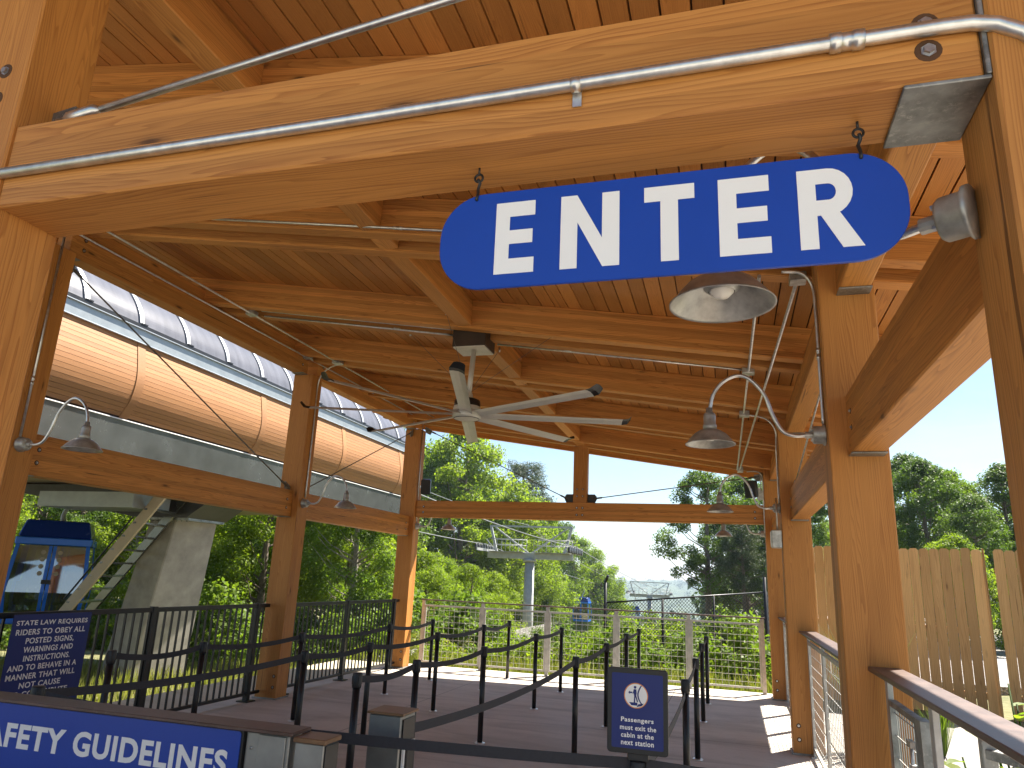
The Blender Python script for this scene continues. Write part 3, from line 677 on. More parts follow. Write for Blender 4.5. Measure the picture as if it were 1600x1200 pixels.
# far hills: a ridge beyond the valley
mb = MB(); n = 0
xs = [-1500 + 50 * i for i in range(61)]; rows = [(820, -40), (950, -24), (1150, -8), (1350, 2), (1500, 6), (1700, 4), (1900, -12)]
from mathutils import noise as mn
for j, (y, z) in enumerate(rows):
    for x in xs:
        mb.v.append((x, y, z + (10 * mn.noise(V((x * .0035, y * .003, 1))) + 5 * mn.noise(V((x * .013, y * .01, 3)))) * (1 if z > -30 else .2) + (9 if x < -260 else 0)))
for j in range(len(rows) - 1):
    for i in range(len(xs) - 1): mb.f.append((j * 61 + i, j * 61 + i + 1, (j + 1) * 61 + i + 1, (j + 1) * 61 + i)); mb.r.append(0.); mb.sm.append(True)
struct(mb.build('hill', 'hill'))
struct(MB().box((-6.05, -1.6, -.35), (.98, 12.98, 0)).build('floor_slab', 'slab'))
struct(MB().box((-30, -14, -.3), (30, -1.62, -.004)).build('plaza', 'plaza'))
struct(MB().box((1.0, -1.6, -.3), (4.6, 11.6, -.006)).build('path', 'path'))
mb = MB(); mb.add([(-7.9, -2, -.008), (-6.07, -2, -.008), (-6.07, 12, -.008), (-7.9, 12, -.1)], [(0, 1, 2, 3)])
struct(MB().box((-7.0, -1.6, -.3), (-6.07, 12.9, -.012)).build('sun_tinted_strip', 'suntint'))  # ground strip beyond the fence, sunlight put into its colour
struct(MB().hexa([(-8.7, -1.6, -.9), (-7.02, -1.6, -.5), (-7.02, 30, -.5), (-8.7, 30, -.9), (-8.7, -1.6, -.52), (-7.02, -1.6, -.06), (-7.02, 30, -.10), (-8.7, 30, -.60)]).build('gravel_strip', 'gravel'))
struct(MB().hexa([(1.5, 16.8, -1), (9, 16, -1), (12, 60, -2.2), (3.5, 60, -2.2), (1.2, 16.8, .0), (9, 16, .06), (12, 60, .3), (3.5, 60, -.3)]).build('gravel_road', 'gravel'))

# ------------------------------------------------------------------ queue stanchions
def stanchion_parts(t, x, y, belt_to, h=.905, zb=.862):
    MB().tube([(x, y, .006), (x, y, h - .10)], .026, 16).build('post', 'black', t)
    c = MB().lathe([(0, h), (.030, h), (.034, h - .006), (.034, h - .085), (.030, h - .10), (.026, h - .10)], Matrix.Translation((x, y, 0)), 20).build('cassette', 'blackplastic', t)
    MB().lathe([(.0345, h - .018), (.038, h - .02), (.038, h - .074), (.0345, h - .076)], Matrix.Translation((x, y, 0)) @ Matrix.Rotation(rad(45), 4, 'Z'), 4, False).build('belt_slot', 'black', c)
    MB().lathe([(.026, .012), (.045, .011), (.052, .006), (.052, .0015)], Matrix.Translation((x, y, 0)), 20).build('floor_flange', 'emt', t)
    if belt_to is not None:
        bx, by, sag = belt_to; a = V((x, y, zb)); b = V((bx, by, zb)); d = (b - a); dn = d.normalized(); nrm = V((-dn.y, dn.x, 0)) * .0012
        mbb = MB(); vs = []; fs = []; K = 14
        for i in range(K + 1):
            u = i / K; p = a + dn * .036 + (d - dn * .072) * u; p.z -= sag * 4 * u * (1 - u)
            tw = .10 * math.sin(math.pi * u) * (1 if int(x * 7 + y * 3) % 2 else -1)
            up = V((nrm.x / .0012 * math.sin(tw), nrm.y / .0012 * math.sin(tw), math.cos(tw))) * .0235
            vs += [p - up + nrm, p + up + nrm, p + up - nrm, p - up - nrm]
        for i in range(K):
            for q in range(4): fs.append((i * 4 + q, i * 4 + (q + 1) % 4, (i + 1) * 4 + (q + 1) % 4, (i + 1) * 4 + q))
        mbb.add(vs, fs).build('belt', 'belt', t)
rowsS = [
    ('in the row by the black picket fence', [(-4.72, 4.95), (-4.66, 5.95), (-4.60, 7.50), (-4.54, 9.61), (-4.55, 11.20)]),
    ('in the second row from the picket fence', [(-3.70, 3.40), (-3.57, 5.90), (-3.50, 7.00), (-3.50, 8.80), (-3.53, 10.70), (-3.54, 12.05)]),
    ('in the middle row of the queue', [(-2.54, 4.92), (-2.52, 5.91), (-2.44, 7.44), (-2.45, 9.60), (-2.46, 11.17)]),
    ('in the row ending at the steel turnstile pedestal', [(-1.42, 7.10), (-1.42, 8.90), (-1.44, 10.76), (-1.42, 12.05)]),
    ('in the row behind the passenger sign, nearest the right posts', [(-.36, 6.05), (-.36, 7.78), (-.38, 9.85), (-.37, 11.3)]),
]
ORD = ['nearest', 'second', 'third', 'fourth', 'fifth', 'farthest']
for rname, pts in rowsS:
    n = len(pts)
    for i, (x, y) in enumerate(pts):
        o_ = ORD[i] if i < n - 1 else 'farthest'
        t = thing('belt_stanchion', ('black belt stanchion, %s one %s' % (o_, rname)), 'stanchion', (x, y, 0), 'black retractable belt stanchions of the queue')
        nb = pts[i + 1] if i + 1 < n else None
        sg_ = .03 + .02 * random.random()
        stanchion_parts(t, x, y, (nb[0], nb[1], sg_) if nb else None)
# the sign stanchion: belt to the sign's right-hand row plus the belts across the entry
SX, SY = -.41, 3.46
t = thing('sign_stanchion', 'black stanchion holding a framed blue passenger notice at the queue entry', 'stanchion sign', (SX, SY, 0))
stanchion_parts(t, SX, SY, (-.36, 6.05, .05), .86, .80)
def belt(label, a, b, sag, zb=.86, w=.0235):
    a = V(a); b = V(b); d = b - a; dn = d.normalized(); nrm = V((-dn.y, dn.x, 0)) * .0012; vs = []; fs = []; K = 16
    for i in range(K + 1):
        u = i / K; p = a + d * u; p.z -= sag * 4 * u * (1 - u)
        vs += [p - V((0, 0, w)) + nrm, p + V((0, 0, w)) + nrm, p + V((0, 0, w)) - nrm, p - V((0, 0, w)) - nrm]
    for i in range(K):
        for q in range(4): fs.append((i * 4 + q, i * 4 + (q + 1) % 4, (i + 1) * 4 + (q + 1) % 4, (i + 1) * 4 + q))
    return MB().add(vs, fs)
o = belt('', (-2.62, 3.16, .875), (SX - .03, SY - .0, .845), .012).build('barrier_belt', 'belt'); tag(o, 'wide black belt stretched across the entry from the steel cabinet to the passenger sign', 'belt')
o = belt('', (SX + .03, SY, .845), (.545, 3.52, .83), .01).build('barrier_belt', 'belt'); tag(o, 'black belt running from the passenger sign to the right-hand post', 'belt')
o = belt('', (-3.64, 3.40, .86), (-2.62, 3.16, .875), .01).build('barrier_belt', 'belt'); tag(o, 'black belt behind the safety guidelines cabinet at the lower left', 'belt')
o = belt('', (-1.55, 3.53, .86), (-1.42, 7.06, .862), .06).build('barrier_belt', 'belt'); tag(o, 'slack grey belt running from the steel turnstile pedestal back to the first stanchion', 'belt')
# the notice
PN = plane_m((SX, SY - .035, 1.062), (1, 0, 0), (0, 0, 1))
fr_ = MB().prism(rrect(.262, .345, .014, 5), -.022, 0, PN).build('frame', 'blackplastic', t, None, .003)
MB().prism(rrect(.222, .302, .006, 4), .0005, .0015, PN).build('notice_panel', 'bluedark', t)
mbt = MB()
for s_, cx_, w_, y_ in (('Passengers', .0, .140, -.047), ('must exit the', .003, .155, -.078), ('cabin at the', .0, .140, -.108), ('next station', .0, .140, -.138)):
    hgt = .020
    put_text(mbt, s_, cx_ - w_ / 2, cx_ + w_ / 2, y_ - (.004 if 'P' in s_ else 0), y_ + hgt, PN @ Matrix.Translation((0, 0, .0018)), .001, .022); mbt.build('lettering', 'white', t); mbt = MB()
cx, cy = -.005, .062
ring = MB().prism(circle(.052, cx, cy, 40), .0016, .0022, PN).build('ring', 'orange', t)
MB().prism(circle(.048, cx, cy, 40), .0023, .0028, PN).build('disc', 'white', ring)
pic = MB(); zz = (.0029, .0034)
pic.prism(circle(.0058, cx - .004, cy + .034, 16), *zz, PN)
pic.prism([(cx - .010, cy + .026), (cx + .001, cy + .026), (cx + .003, cy + .012), (cx + .001, cy - .003), (cx - .008, cy - .003), (cx - .010, cy + .010)], *zz, PN)
pic.prism([(cx - .008, cy - .003), (cx - .002, cy - .003), (cx - .004, cy - .028), (cx - .010, cy - .028)], *zz, PN)
pic.prism([(cx - .003, cy - .003), (cx + .002, cy - .002), (cx + .009, cy - .024), (cx + .004, cy - .027)], *zz, PN)
pic.prism([(cx - .010, cy + .024), (cx - .007, cy + .022), (cx - .012, cy + .006), (cx - .015, cy + .008)], *zz, PN)
pic.prism([(cx - .034, cy + .012), (cx - .026, cy + .019), (cx - .026, cy + .015), (cx - .016, cy + .015), (cx - .016, cy + .009), (cx - .026, cy + .009), (cx - .026, cy + .005)], *zz, PN)
pic.prism([(cx - .030, cy - .028), (cx + .006, cy - .028), (cx + .006, cy - .040), (cx - .020, cy - .040)], *zz, PN)
K = 10
for k in range(K):
    a0, a1 = k / K, (k + 1) / K
    fx = lambda u: cx + .020 - .020 * math.sin(math.pi * (u * .9)) + .010 * u
    fy = lambda u: cy + .042 - .078 * u
    pic.prism([(fx(a0), fy(a0)), (fx(a0) + .006, fy(a0)), (fx(a1) + .006, fy(a1)), (fx(a1), fy(a1))], *zz, PN)
pic.prism([(cx + .010, cy - .034), (cx + .034, cy - .030), (cx + .024, cy - .040), (cx + .002, cy - .046)], *zz, PN)
pic.build('pictogram', 'bluedark', t)
MB().cbox((SX, SY - .012, .885), (.09, .02, .05)).build('sign_bracket', 'blackplastic', t, None, .003)

# ------------------------------------------------------------------ turnstile cabinet, pedestal
cab = thing('guidelines_cabinet', 'low steel cabinet with blue SAFETY GUIDELINES sign and brown cap', 'cabinet', (-2.6, 2.85, 0))
MB().box((-3.75, 2.785, .0), (-1.925, 2.90, .95)).build('body', 'blackplastic', cab)
MB().box((-3.77, 2.765, .9505), (-1.69, 2.91, .965)).build('cap', 'bronze', cab, None, .003)
MB().box((-1.922, 2.80, 0), (-1.72, 2.895, .945)).build('side_panel', 'stainless', cab, None, .004)
for a, b in (((-1.86, 2.793, .80), (-1.735, 2.799, .94)), ((-1.845, 2.793, .50), (-1.80, 2.799, .79)), ((-1.79, 2.793, .50), (-1.735, 2.799, .785))): MB().box(a, b).build('cover_plate', 'stainless', cab, None, .002)
MB().lathe([(0, .004), (.006, .004), (.006, 0)], frame((-1.893, 2.80, .885), (0, -1, 0)) @ Matrix.Rotation(rad(90), 4, 'Y'), 12).build('lock', 'bolt', cab)
MB().box((-1.685, 2.785, 0), (-1.555, 2.895, .93)).build('end_column', 'stainless', cab, None, .004)
MB().box((-1.69, 2.775, .9305), (-1.545, 2.905, .95)).build('column_cap', 'brass_cap', cab, None, .003)
MB().box((-1.554, 2.79, .0), (-1.548, 2.89, .925)).build('edge_strip', 'black', cab)
PG = plane_m((0, 2.7845, 0), (1, 0, 0), (0, 0, 1))
MB().prism(rrect(1.82, .46, .014, 5, -2.845, .715), .0, .003, PG).build('sign_panel', 'blue', cab)
mbt = MB(); PG2 = PG @ Matrix.Translation((0, 0, .0033))
put_text(mbt, 'SAFETY', -3.345, -2.822, .766, .868, PG2, .0012, .034); mbt.build('lettering', 'white', cab); mbt = MB(); put_text(mbt, 'GUIDELINES', -2.775, -1.985, .770, .870, PG2, .0012, .034)
mbt.build('lettering', 'white', cab)
ped = thing('turnstile_pedestal', 'square steel turnstile pedestal with brown cap and card reader', 'pedestal', (-1.6, 3.5, 0))
MB().box((-1.695, 3.44, .0), (-1.525, 3.605, .938)).build('body', 'stainless', ped, None, .006)
MB().box((-1.703, 3.43, .9385), (-1.512, 3.615, .95)).build('cap', 'brass_cap', ped, None, .002)
MB().box((-1.524, 3.455, .0), (-1.518, 3.592, .92)).build('side_panel', 'black', ped)
rd = MB().box((-1.517, 3.47, .62), (-1.495, 3.56, .80)).build('card_reader', 'blackplastic', ped, None, .004)
MB().box((-1.517, 3.452, .60), (-1.506, 3.469, .82)).box((-1.517, 3.561, .60), (-1.506, 3.578, .82)).build('reader_trim', 'white', rd)

# ------------------------------------------------------------------ black picket fence on the left
def picket(label, y0, y1, posts_):
    x = -5.72 if y0 < 8.7 else -5.66
    t = thing('picket_fence', label, 'fence', (x, (y0 + y1) / 2, 0), 'black picket fence panels along the left side')
    MB().box((x - .022, y0, 1.095), (x + .022, y1, 1.14)).build('rail', 'black', t, None, .003)
    MB().box((x - .018, y0, .07), (x + .018, y1, .105)).build('rail', 'black', t, None, .003)
    mb = MB(); n = int((y1 - y0) / .107)
    for i in range(1, n): yy = y0 + (y1 - y0) * i / n; mb.box((x - .009, yy - .009, .106), (x + .009, yy + .009, 1.094))
    mb.build('pickets', 'black', t)
    for yy in posts_:
        p = MB().box((x - .032, yy - .032, .008), (x + .032, yy + .032, 1.15)).build('post', 'black', t, None, .004)
        MB().box((x - .08, yy - .08, .0015), (x + .08, yy + .08, .0135)).build('foot_plate', 'black', p)
picket('black picket fence panel before the left front post', .5, 4.28, [.6, 2.4, 4.2])
picket('black picket fence panel between left front post and middle post', 4.58, 8.46, [4.66, 6.45, 8.22])
picket('black picket fence panel between middle post and far left post', 8.78, 12.25, [8.86, 10.42, 12.08])
# state law sign on the fence
PL = plane_m((-5.585, 5.155, .745), (0, 1, 0), (0, 0, 1))
t = thing('law_sign', 'navy sign wired to the fence reading STATE LAW REQUIRES RIDERS', 'sign', (-5.585, 5.155, .37))
MB().prism(rrect(.77, .81, .01, 3, 0, -.02), -.006, 0, PL).build('panel', 'bluedark', t)
mbt = MB()
rowsT = ['STATE LAW REQUIRES', 'RIDERS TO OBEY ALL', 'POSTED SIGNS,', 'WARNINGS AND', 'INSTRUCTIONS.', 'AND TO BEHAVE IN A', 'MANNER THAT WILL', 'NOT CAUSE', 'OR CONTRIBUTE', 'TO INJURING', 'OTHERS']
wT = [.70, .68, .47, .48, .45, .66, .66, .39, .56, .46, .28]
for i, (s_, w_) in enumerate(zip(rowsT, wT)):
    yb = .292 - i * .0695; c_ = .0 if i < 5 else -.02
    put_text(mbt, s_, c_ - w_ / 2, c_ + w_ / 2, yb - (.008 if ',' in s_ else 0), yb + .046, PL @ Matrix.Translation((0, 0, .0008)), .001, .022, .0); mbt.build('lettering', 'white', t); mbt = MB()

# ------------------------------------------------------------------ galvanised mesh railings
def railing(label, a, b, npost, cap_w=.06, h=1.15, cap='bronze', post_w=.06, double=False, bottom=.07, group='mesh panel railings around the pavilion'):
    a = V(a); b = V(b); d = b - a; ln = d.length; dn = d.normalized(); f = frame(a, d)
    t = thing('mesh_railing', label, 'railing', a, group)
    MB().box((0, -cap_w / 2, h - .022), (ln, cap_w / 2, h), 0, f).build('cap_rail', cap, t, None, .004)
    xs = [ln * i / (npost - 1) for i in range(npost)]; xs[0] += .05; xs[-1] -= .05
    for x in xs: 
        p = MB().box((x - post_w / 2, -.012, .0), (x + post_w / 2, .012, h - .0225), 0, f).build('post', 'rail_galv', t, None, .002)
        MB().box((x - .06, -.04, .001), (x + .06, .04, .010), 0, f).build('foot_plate', 'rail_galv', p)
    for i in range(npost - 1):
        x0 = xs[i] + post_w / 2 + .004; x1 = xs[i + 1] - post_w / 2 - .004
        fr_ = MB().box((x0, -.013, h - .125), (x1, .013, h - .095), 0, f).box((x0, -.013, bottom), (x1, .013, bottom + .03), 0, f)
        fr_.box((x0, -.011, bottom + .031), (x0 + .024, .011, h - .126), 0, f).box((x1 - .024, -.011, bottom + .031), (x1, .011, h - .126), 0, f)
        fo = fr_.build('panel_frame', 'rail_galv', t)
        mb = MB(); z = bottom + .1
        while z < h - .14: mb.tube([f @ V((x0, 0, z)), f @ V((x1, 0, z))], .0030, 5, False); z += .1
        x = x0 + .07
        while x < x1: mb.tube([f @ V((x, .004, bottom + .02)), f @ V((x, .004, h - .11))], (.0028 if ln > 4.5 else .0019), 5, False); x += .1
        mb.build('wire_mesh', 'wire', fo)
    return t
railing('long mesh railing with a thin brown cap across the far end of the queue', (-5.45, 12.80, 0), (.50, 12.80, 0), 6, .075)
railing('mesh railing with wide bronze cap between second and far right posts', (.745, 8.76, 0), (.745, 12.27, 0), 4, .16, 1.19)
railing('mesh railing with wide bronze cap between first and second right posts', (.745, 4.57, 0), (.745, 8.49, 0), 4, .17, 1.19)
tr_ = thing('mesh_railing', 'nearest mesh railing with wide bronze cap running off the lower right corner', 'railing', (.8, 2.6, 0), 'mesh panel railings around the pavilion')
MB().box((.655, .3, 1.216), (.81, 4.295, 1.24)).build('cap_rail', 'bronze', tr_, None, .004)
for y_ in (4.22, 3.36, 1.9): MB().box((.72, y_ - .03, 0), (.745, y_ + .03, 1.2155)).build('post', 'rail_galv', tr_, None, .002)
fo = MB().box((.715, 3.52, 1.08), (.75, 4.17, 1.105)).box((.715, 3.52, .07), (.75, 4.17, .10)).box((.715, 4.145, .101), (.75, 4.17, 1.079)).box((.71, 3.50, .0), (.755, 3.62, 1.11)).build('panel_frame', 'galvdark', tr_)
mb = MB(); z = .15
while z < 1.07: mb.tube([(.733, 3.6, z), (.733, 4.16, z)], .003, 6, False); z += .1
y_ = 3.67
while y_ < 4.15: mb.tube([(.737, y_, .08), (.737, y_, 1.09)], .0026, 6, False); y_ += .05
mb.build('wire_mesh', 'wire', fo)
lt_ = MB().box((.69, 3.62, .985), (.713, 3.70, 1.01)).box((.69, 3.63, .80), (.713, 3.665, .92)).tube([(.702, 3.66, 1.0), (.702, 3.66, .8)], .008, 8).build('latch', 'galv', tr_, None)
g2 = thing('steel_gate', 'dark galvanised gate leaf with vertical bars beyond the nearest railing', 'gate', (1.0, 3.2, 0))
MB().bar((.92, 3.42, 1.03), (1.42, 2.65, 1.03), .05, .035).build('gate_rail', 'galvdark', g2, None, .003); MB().bar((.92, 3.42, .1), (1.42, 2.65, .1), .05, .035).build('gate_rail', 'galvdark', g2, None, .003)
MB().box((.895, 3.40, 0), (.945, 3.45, 1.09)).build('gate_post', 'galvdark', g2, None, .003)
mb = MB()
for k in range(1, 9): p = V((.92, 3.42, 0)).lerp(V((1.42, 2.65, 0)), k / 9); mb.tube([p + V((0, 0, .1)), p + V((0, 0, 1.03))], .006, 6, False)
mb.build('gate_bars', 'galvdark', g2)

# ------------------------------------------------------------------ wooden board fence on the right
def board_fence(label, a, b, ztop, zbot):
    a = V(a); b = V(b); d = b - a; ln = d.length; f = frame((a.x, a.y, 0), d)
    t = thing('board_fence', label, 'fence', a, 'dog eared board fences on the right')
    # boards stand upright: local X up
    mb = MB(); x = 0.
    fb_ = f @ Matrix(((0, 1, 0, 0), (0, 0, 1, 0), (1, 0, 0, 0), (0, 0, 0, 1)))   # local x -> up, y -> along, z -> across
    while x < ln - .03:
        w_ = .138 + random.uniform(-.004, .004); x1 = min(x + w_, ln); g_ = .006; j = random.uniform(-.012, .012); zt = ztop + j; c = .028; yo = random.uniform(-.003, .003)
        poly = [(zbot, x + g_), (zt - c, x + g_), (zt, x + g_ + c), (zt, x1 - c), (zt - c, x1), (zbot, x1)]
        k = len(poly); vs = [fb_ @ V((px, py, yo - .009)) for px, py in poly] + [fb_ @ V((px, py, yo + .009)) for px, py in poly]
        # vertices in fb_ frame so that the grain follows the boards
        mb.add([fb_.inverted() @ v for v in vs], [tuple(range(k)), tuple(range(k, 2 * k))[::-1]] + [(q, k + q, k + (q + 1) % k, (q + 1) % k) for q in range(k)], random.random())
        x = x1
    mb.build('boards', 'fencewood', t, fb_)
    for z in (zbot + .3, (zbot + ztop) / 2, ztop - .3): MB().box((0, .012, z - .045), (ln, .05, z + .045), 0, f).build('rail', 'fencewood', t)
    for x in (.06, ln * .5, ln - .06): MB().box((x - .045, .052, zbot - .1), (x + .045, .14, ztop - .15), 0, f).build('post', 'fencewood', t)
board_fence('tall dog eared board fence standing behind the right hand posts', (1.2, 13.2, 0), (3.62, 12.55, 0), 2.31, -.05)
board_fence('end section of board fence at right edge, past a narrow gap', (3.72, 12.52, 0), (6.6, 11.8, 0), 2.30, -.05)

# ------------------------------------------------------------------ black chain link fence beyond the end railing
A = V((-2.75, 17.0, 0)); B = V((.72, 17.8, 0))
cf = thing('chain_fence', 'black chain link fence on the slope beyond the end railing', 'fence', (-.5, 17, -.6))
ft = lambda u: 1.14 + .38 * u; fbz = lambda u: -.45 + .25 * u
MB().tube([A + V((0, 0, ft(0))), B + V((0, 0, ft(1)))], .018, 8).build('rail', 'black', cf)
for u, e in ((0, .48), (.36, 0), (.68, 0), (1, .33)):
    p = A.lerp(B, u); MB().tube([p + V((0, 0, -1.2)), p + V((0, 0, ft(u) + e))], .026 if e == 0 else .036, 8).build('post', 'black', cf)
MB().tube([A + V((0, 0, ft(0) + .44)), A + V((.06, -.02, ft(0) + .60))], .03, 8).build('post_arm', 'black', cf)
mb = MB(); ln = (B - A).length; H_ = 1.58; sp = .075; dn = (B - A).normalized()
c = -H_
def pt(s, v): u = s / ln; q = A + dn * s; return V((q.x, q.y, fbz(u) + v / H_ * (ft(u) - fbz(u))))
while c < ln:
    for sgn in (1, -1):
        s0, s1 = c, c + H_; v0, v1 = (0, H_) if sgn > 0 else (H_, 0)
        if s0 < 0: v0 = v0 + (0 - s0) * sgn; s0 = 0
        if s1 > ln: v1 = v1 - (s1 - ln) * sgn; s1 = ln
        if s1 - s0 > .02: mb.tube([pt(s0, v0), pt(s1, v1)], .0054, 4, False, False)
    c += sp
mb.build('chain_mesh', 'black', cf)
# return run of the fence going away down the road
C2 = V((.75, 18.1, 0)); D2 = V((2.2, 40, 0)); cf2 = thing('chain_fence', 'second run of black chain fence leading away beside the gravel road', 'fence', C2)
MB().tube([C2 + V((0, 0, 1.5)), D2 + V((0, 0, 1.3))], .018, 8).build('rail', 'black', cf2)
for u in (0, .2, .4, .6, .8, 1): p = C2.lerp(D2, u); MB().tube([p + V((0, 0, -.6)), p + V((0, 0, 1.55))], .028, 8).build('post', 'black', cf2)
mb = MB()
for k in range(90): p = C2.lerp(D2, k / 90); q = C2.lerp(D2, min(1, k / 90 + .07)); mb.tube([p + V((0, 0, -.3)), q + V((0, 0, 1.45))], .004, 4, False, False); mb.tube([p + V((0, 0, 1.45)), q + V((0, 0, -.3))], .004, 4, False, False)
mb.build('chain_mesh', 'black', cf2)
# ------------------------------------------------------------------ gondola station on the left
st = thing('gondola_station', 'long timber clad gondola station with a curved skylight on concrete piers', 'station', (-14, 16, -.8))
SY0, SY1 = 2.0, 21.6
prof = [(-10.02, 5.36), (-9.95, 5.05), (-9.90, 4.75), (-9.905, 4.5), (-9.97, 4.25), (-10.14, 3.97)]
def spl(pts, n=18): return [(p.x, p.z) for p in bez([V((x, 0, z)) for x, z in pts], n)]
pr = spl(prof, 60)
# cladding: planks along Y following the profile
fcl = Matrix(((0, 0, 1, 0), (1, 0, 0, 0), (0, 1, 0, 0), (0, 0, 0, 1)))  # local x->world y, local y->world z, local z->world x
def arc_resample(p, st_):
    out = [p[0]]; acc = 0
    for a, b in zip(p[:-1], p[1:]):
        d = math.dist(a, b); 
        while acc + d >= st_:
            t_ = (st_ - acc) / d; a = (a[0] + (b[0] - a[0]) * t_, a[1] + (b[1] - a[1]) * t_); out.append(a); d = math.dist(a, b); acc = 0
        acc += d
    return out
pl = arc_resample(pr, .083)
# planks broken at the joint bands
jy = [SY0, 2.63, 6.28, 9.93, 13.58, 17.22, 20.86, SY1]
mb = MB()
for i in range(len(pl) - 1):
    (x0, z0), (x1, z1) = pl[i], pl[i + 1]
    dx, dz = x1 - x0, z1 - z0; l_ = math.hypot(dx, dz); g_ = .0028 / l_; nx, nz = -dz / l_, dx / l_
    if nx < 0 and abs(nx) > abs(nz): nx, nz = -nx, -nz
    a = (x0 + dx * g_, z0 + dz * g_); b = (x1 - dx * g_, z1 - dz * g_)
    for s0, s1 in zip(jy[:-1], jy[1:]):
        q = [(s0 + .0, a[1], a[0]), (s1, a[1], a[0]), (s1, b[1], b[0]), (s0, b[1], b[0])]
        q2 = [(s0, a[1] - nz * .02, a[0] - .02), (s1, a[1] - nz * .02, a[0] - .02), (s1, b[1] - nz * .02, b[0] - .02), (s0, b[1] - nz * .02, b[0] - .02)]
        mb.hexa(q2 + q, random.random())
cl = mb.build('cladding', 'cladding', st, fcl)
mb = MB(); pb = spl([(x - .021, z) for x, z in prof], 16)
for (x0, z0), (x1, z1) in zip(pb[:-1], pb[1:]): mb.add([(x0, SY0, z0), (x1, SY0, z1), (x1, SY1, z1), (x0, SY1, z0)], [(0, 1, 2, 3)])
mb.build('backing', 'groove', st)
for y in jy[1:-1]:
    mb = MB(); pj = spl([(x + .012, z) for x, z in prof], 20)
    for (x0, z0), (x1, z1) in zip(pj[:-1], pj[1:]): mb.hexa([(x0 - .01, y - .09, z0), (x0 - .01, y + .09, z0), (x1 - .01, y + .09, z1), (x1 - .01, y - .09, z1), (x0, y - .09, z0), (x0, y + .09, z0), (x1, y + .09, z1), (x1, y - .09, z1)])
    jb = mb.build('joint_band', 'cladding', st, None)
# fascia, dark track, skylight
MB().box((-10.10, SY0, 5.37), (-9.985, SY1, 5.60)).build('fascia', 'greymetal', st)
MB().box((-10.06, SY0, 5.6005), (-9.94, SY1, 5.612)).box((-10.02, SY0, 5.352), (-9.96, SY1, 5.3695)).build('fascia_trim', 'alu', st)
MB().box((-10.12, SY0, 5.6125), (-9.97, SY1, 5.69)).build('track', 'black', st)
sp_ = spl([(-10.02, 5.69), (-10.10, 5.92), (-10.26, 6.18), (-10.50, 6.44), (-10.85, 6.70), (-11.4, 6.98), (-12.3, 7.22), (-13.4, 7.3)], 40)
mb = MB()
for (x0, z0), (x1, z1) in zip(sp_[:-1], sp_[1:]): mb.add([(x0, SY0, z0), (x0, SY1, z0), (x1, SY1, z1), (x1, SY0, z1)], [(0, 1, 2, 3)], 0, True)
mb.build('skylight', 'skylight', st)
gy_ = 9.86 - 1.205 * 6
while gy_ < SY1:
    mb = MB(); ms = MB()
    for (x0, z0), (x1, z1) in zip(sp_[:-1], sp_[1:]):
        nx, nz = (z1 - z0), -(x1 - x0); l_ = math.hypot(nx, nz); nx /= l_; nz /= l_
        for m_, y0, y1, h0, h1 in ((mb, gy_ - .045, gy_ + .045, .004, .03), (ms, gy_ + .047, gy_ + .085, .002, .014)):
            m_.hexa([(x0 + nx * h0, y0, z0 + nz * h0), (x0 + nx * h0, y1, z0 + nz * h0), (x1 + nx * h0, y1, z1 + nz * h0), (x1 + nx * h0, y0, z1 + nz * h0),
                     (x0 + nx * h1, y0, z0 + nz * h1), (x0 + nx * h1, y1, z0 + nz * h1), (x1 + nx * h1, y1, z1 + nz * h1), (x1 + nx * h1, y0, z1 + nz * h1)])
    rb = mb.build('skylight_rib', 'alu', st); ms.build('rib_gasket', 'black', rb)
    MB().box((-10.0, gy_ - .05, 5.691), (-9.955, gy_ + .09, 5.715)).build('rib_clip', 'black', rb)
    gy_ += 1.205
MB().hexa([(-18, SY0, 7.28), (-13.4, SY0, 7.28), (-13.4, SY1, 7.28), (-18, SY1, 7.28), (-18, SY0, 7.36), (-13.4, SY0, 7.36), (-13.4, SY1, 7.36), (-18, SY1, 7.36)]).build('roof', 'greymetal', st)
# brushed trim under the cladding, soffit, end walls
MB().hexa([(-10.5, SY0, 3.40), (-10.17, SY0, 3.40), (-10.17, SY1, 3.40), (-10.5, SY1, 3.40), (-10.5, SY0, 3.955), (-10.11, SY0, 3.955), (-10.11, SY1, 3.955), (-10.5, SY1, 3.955)]).build('trim', 'gutter', st)
MB().box((-10.2, SY0, 3.956), (-10.085, SY1, 3.972)).build('trim_edge', 'white', st)
MB().hexa([(-18, SY0, 3.20), (-10.2, SY0, 3.34), (-10.2, SY1 - .4, 3.34), (-18, SY1 - .4, 3.20), (-18, SY0, 3.39), (-10.2, SY0, 3.39), (-10.2, SY1 - .4, 3.39), (-18, SY1 - .4, 3.39)]).build('soffit', 'soffit', st)
MB().box((-18, SY1 - .35, 3.4), (-10.6, SY1 - .25, 6.2)).build('end_wall', 'greymetal', st)
MB().box((-18.1, SY0, 3.2), (-18.0, SY1, 7.3)).build('back_wall', 'greymetal', st)
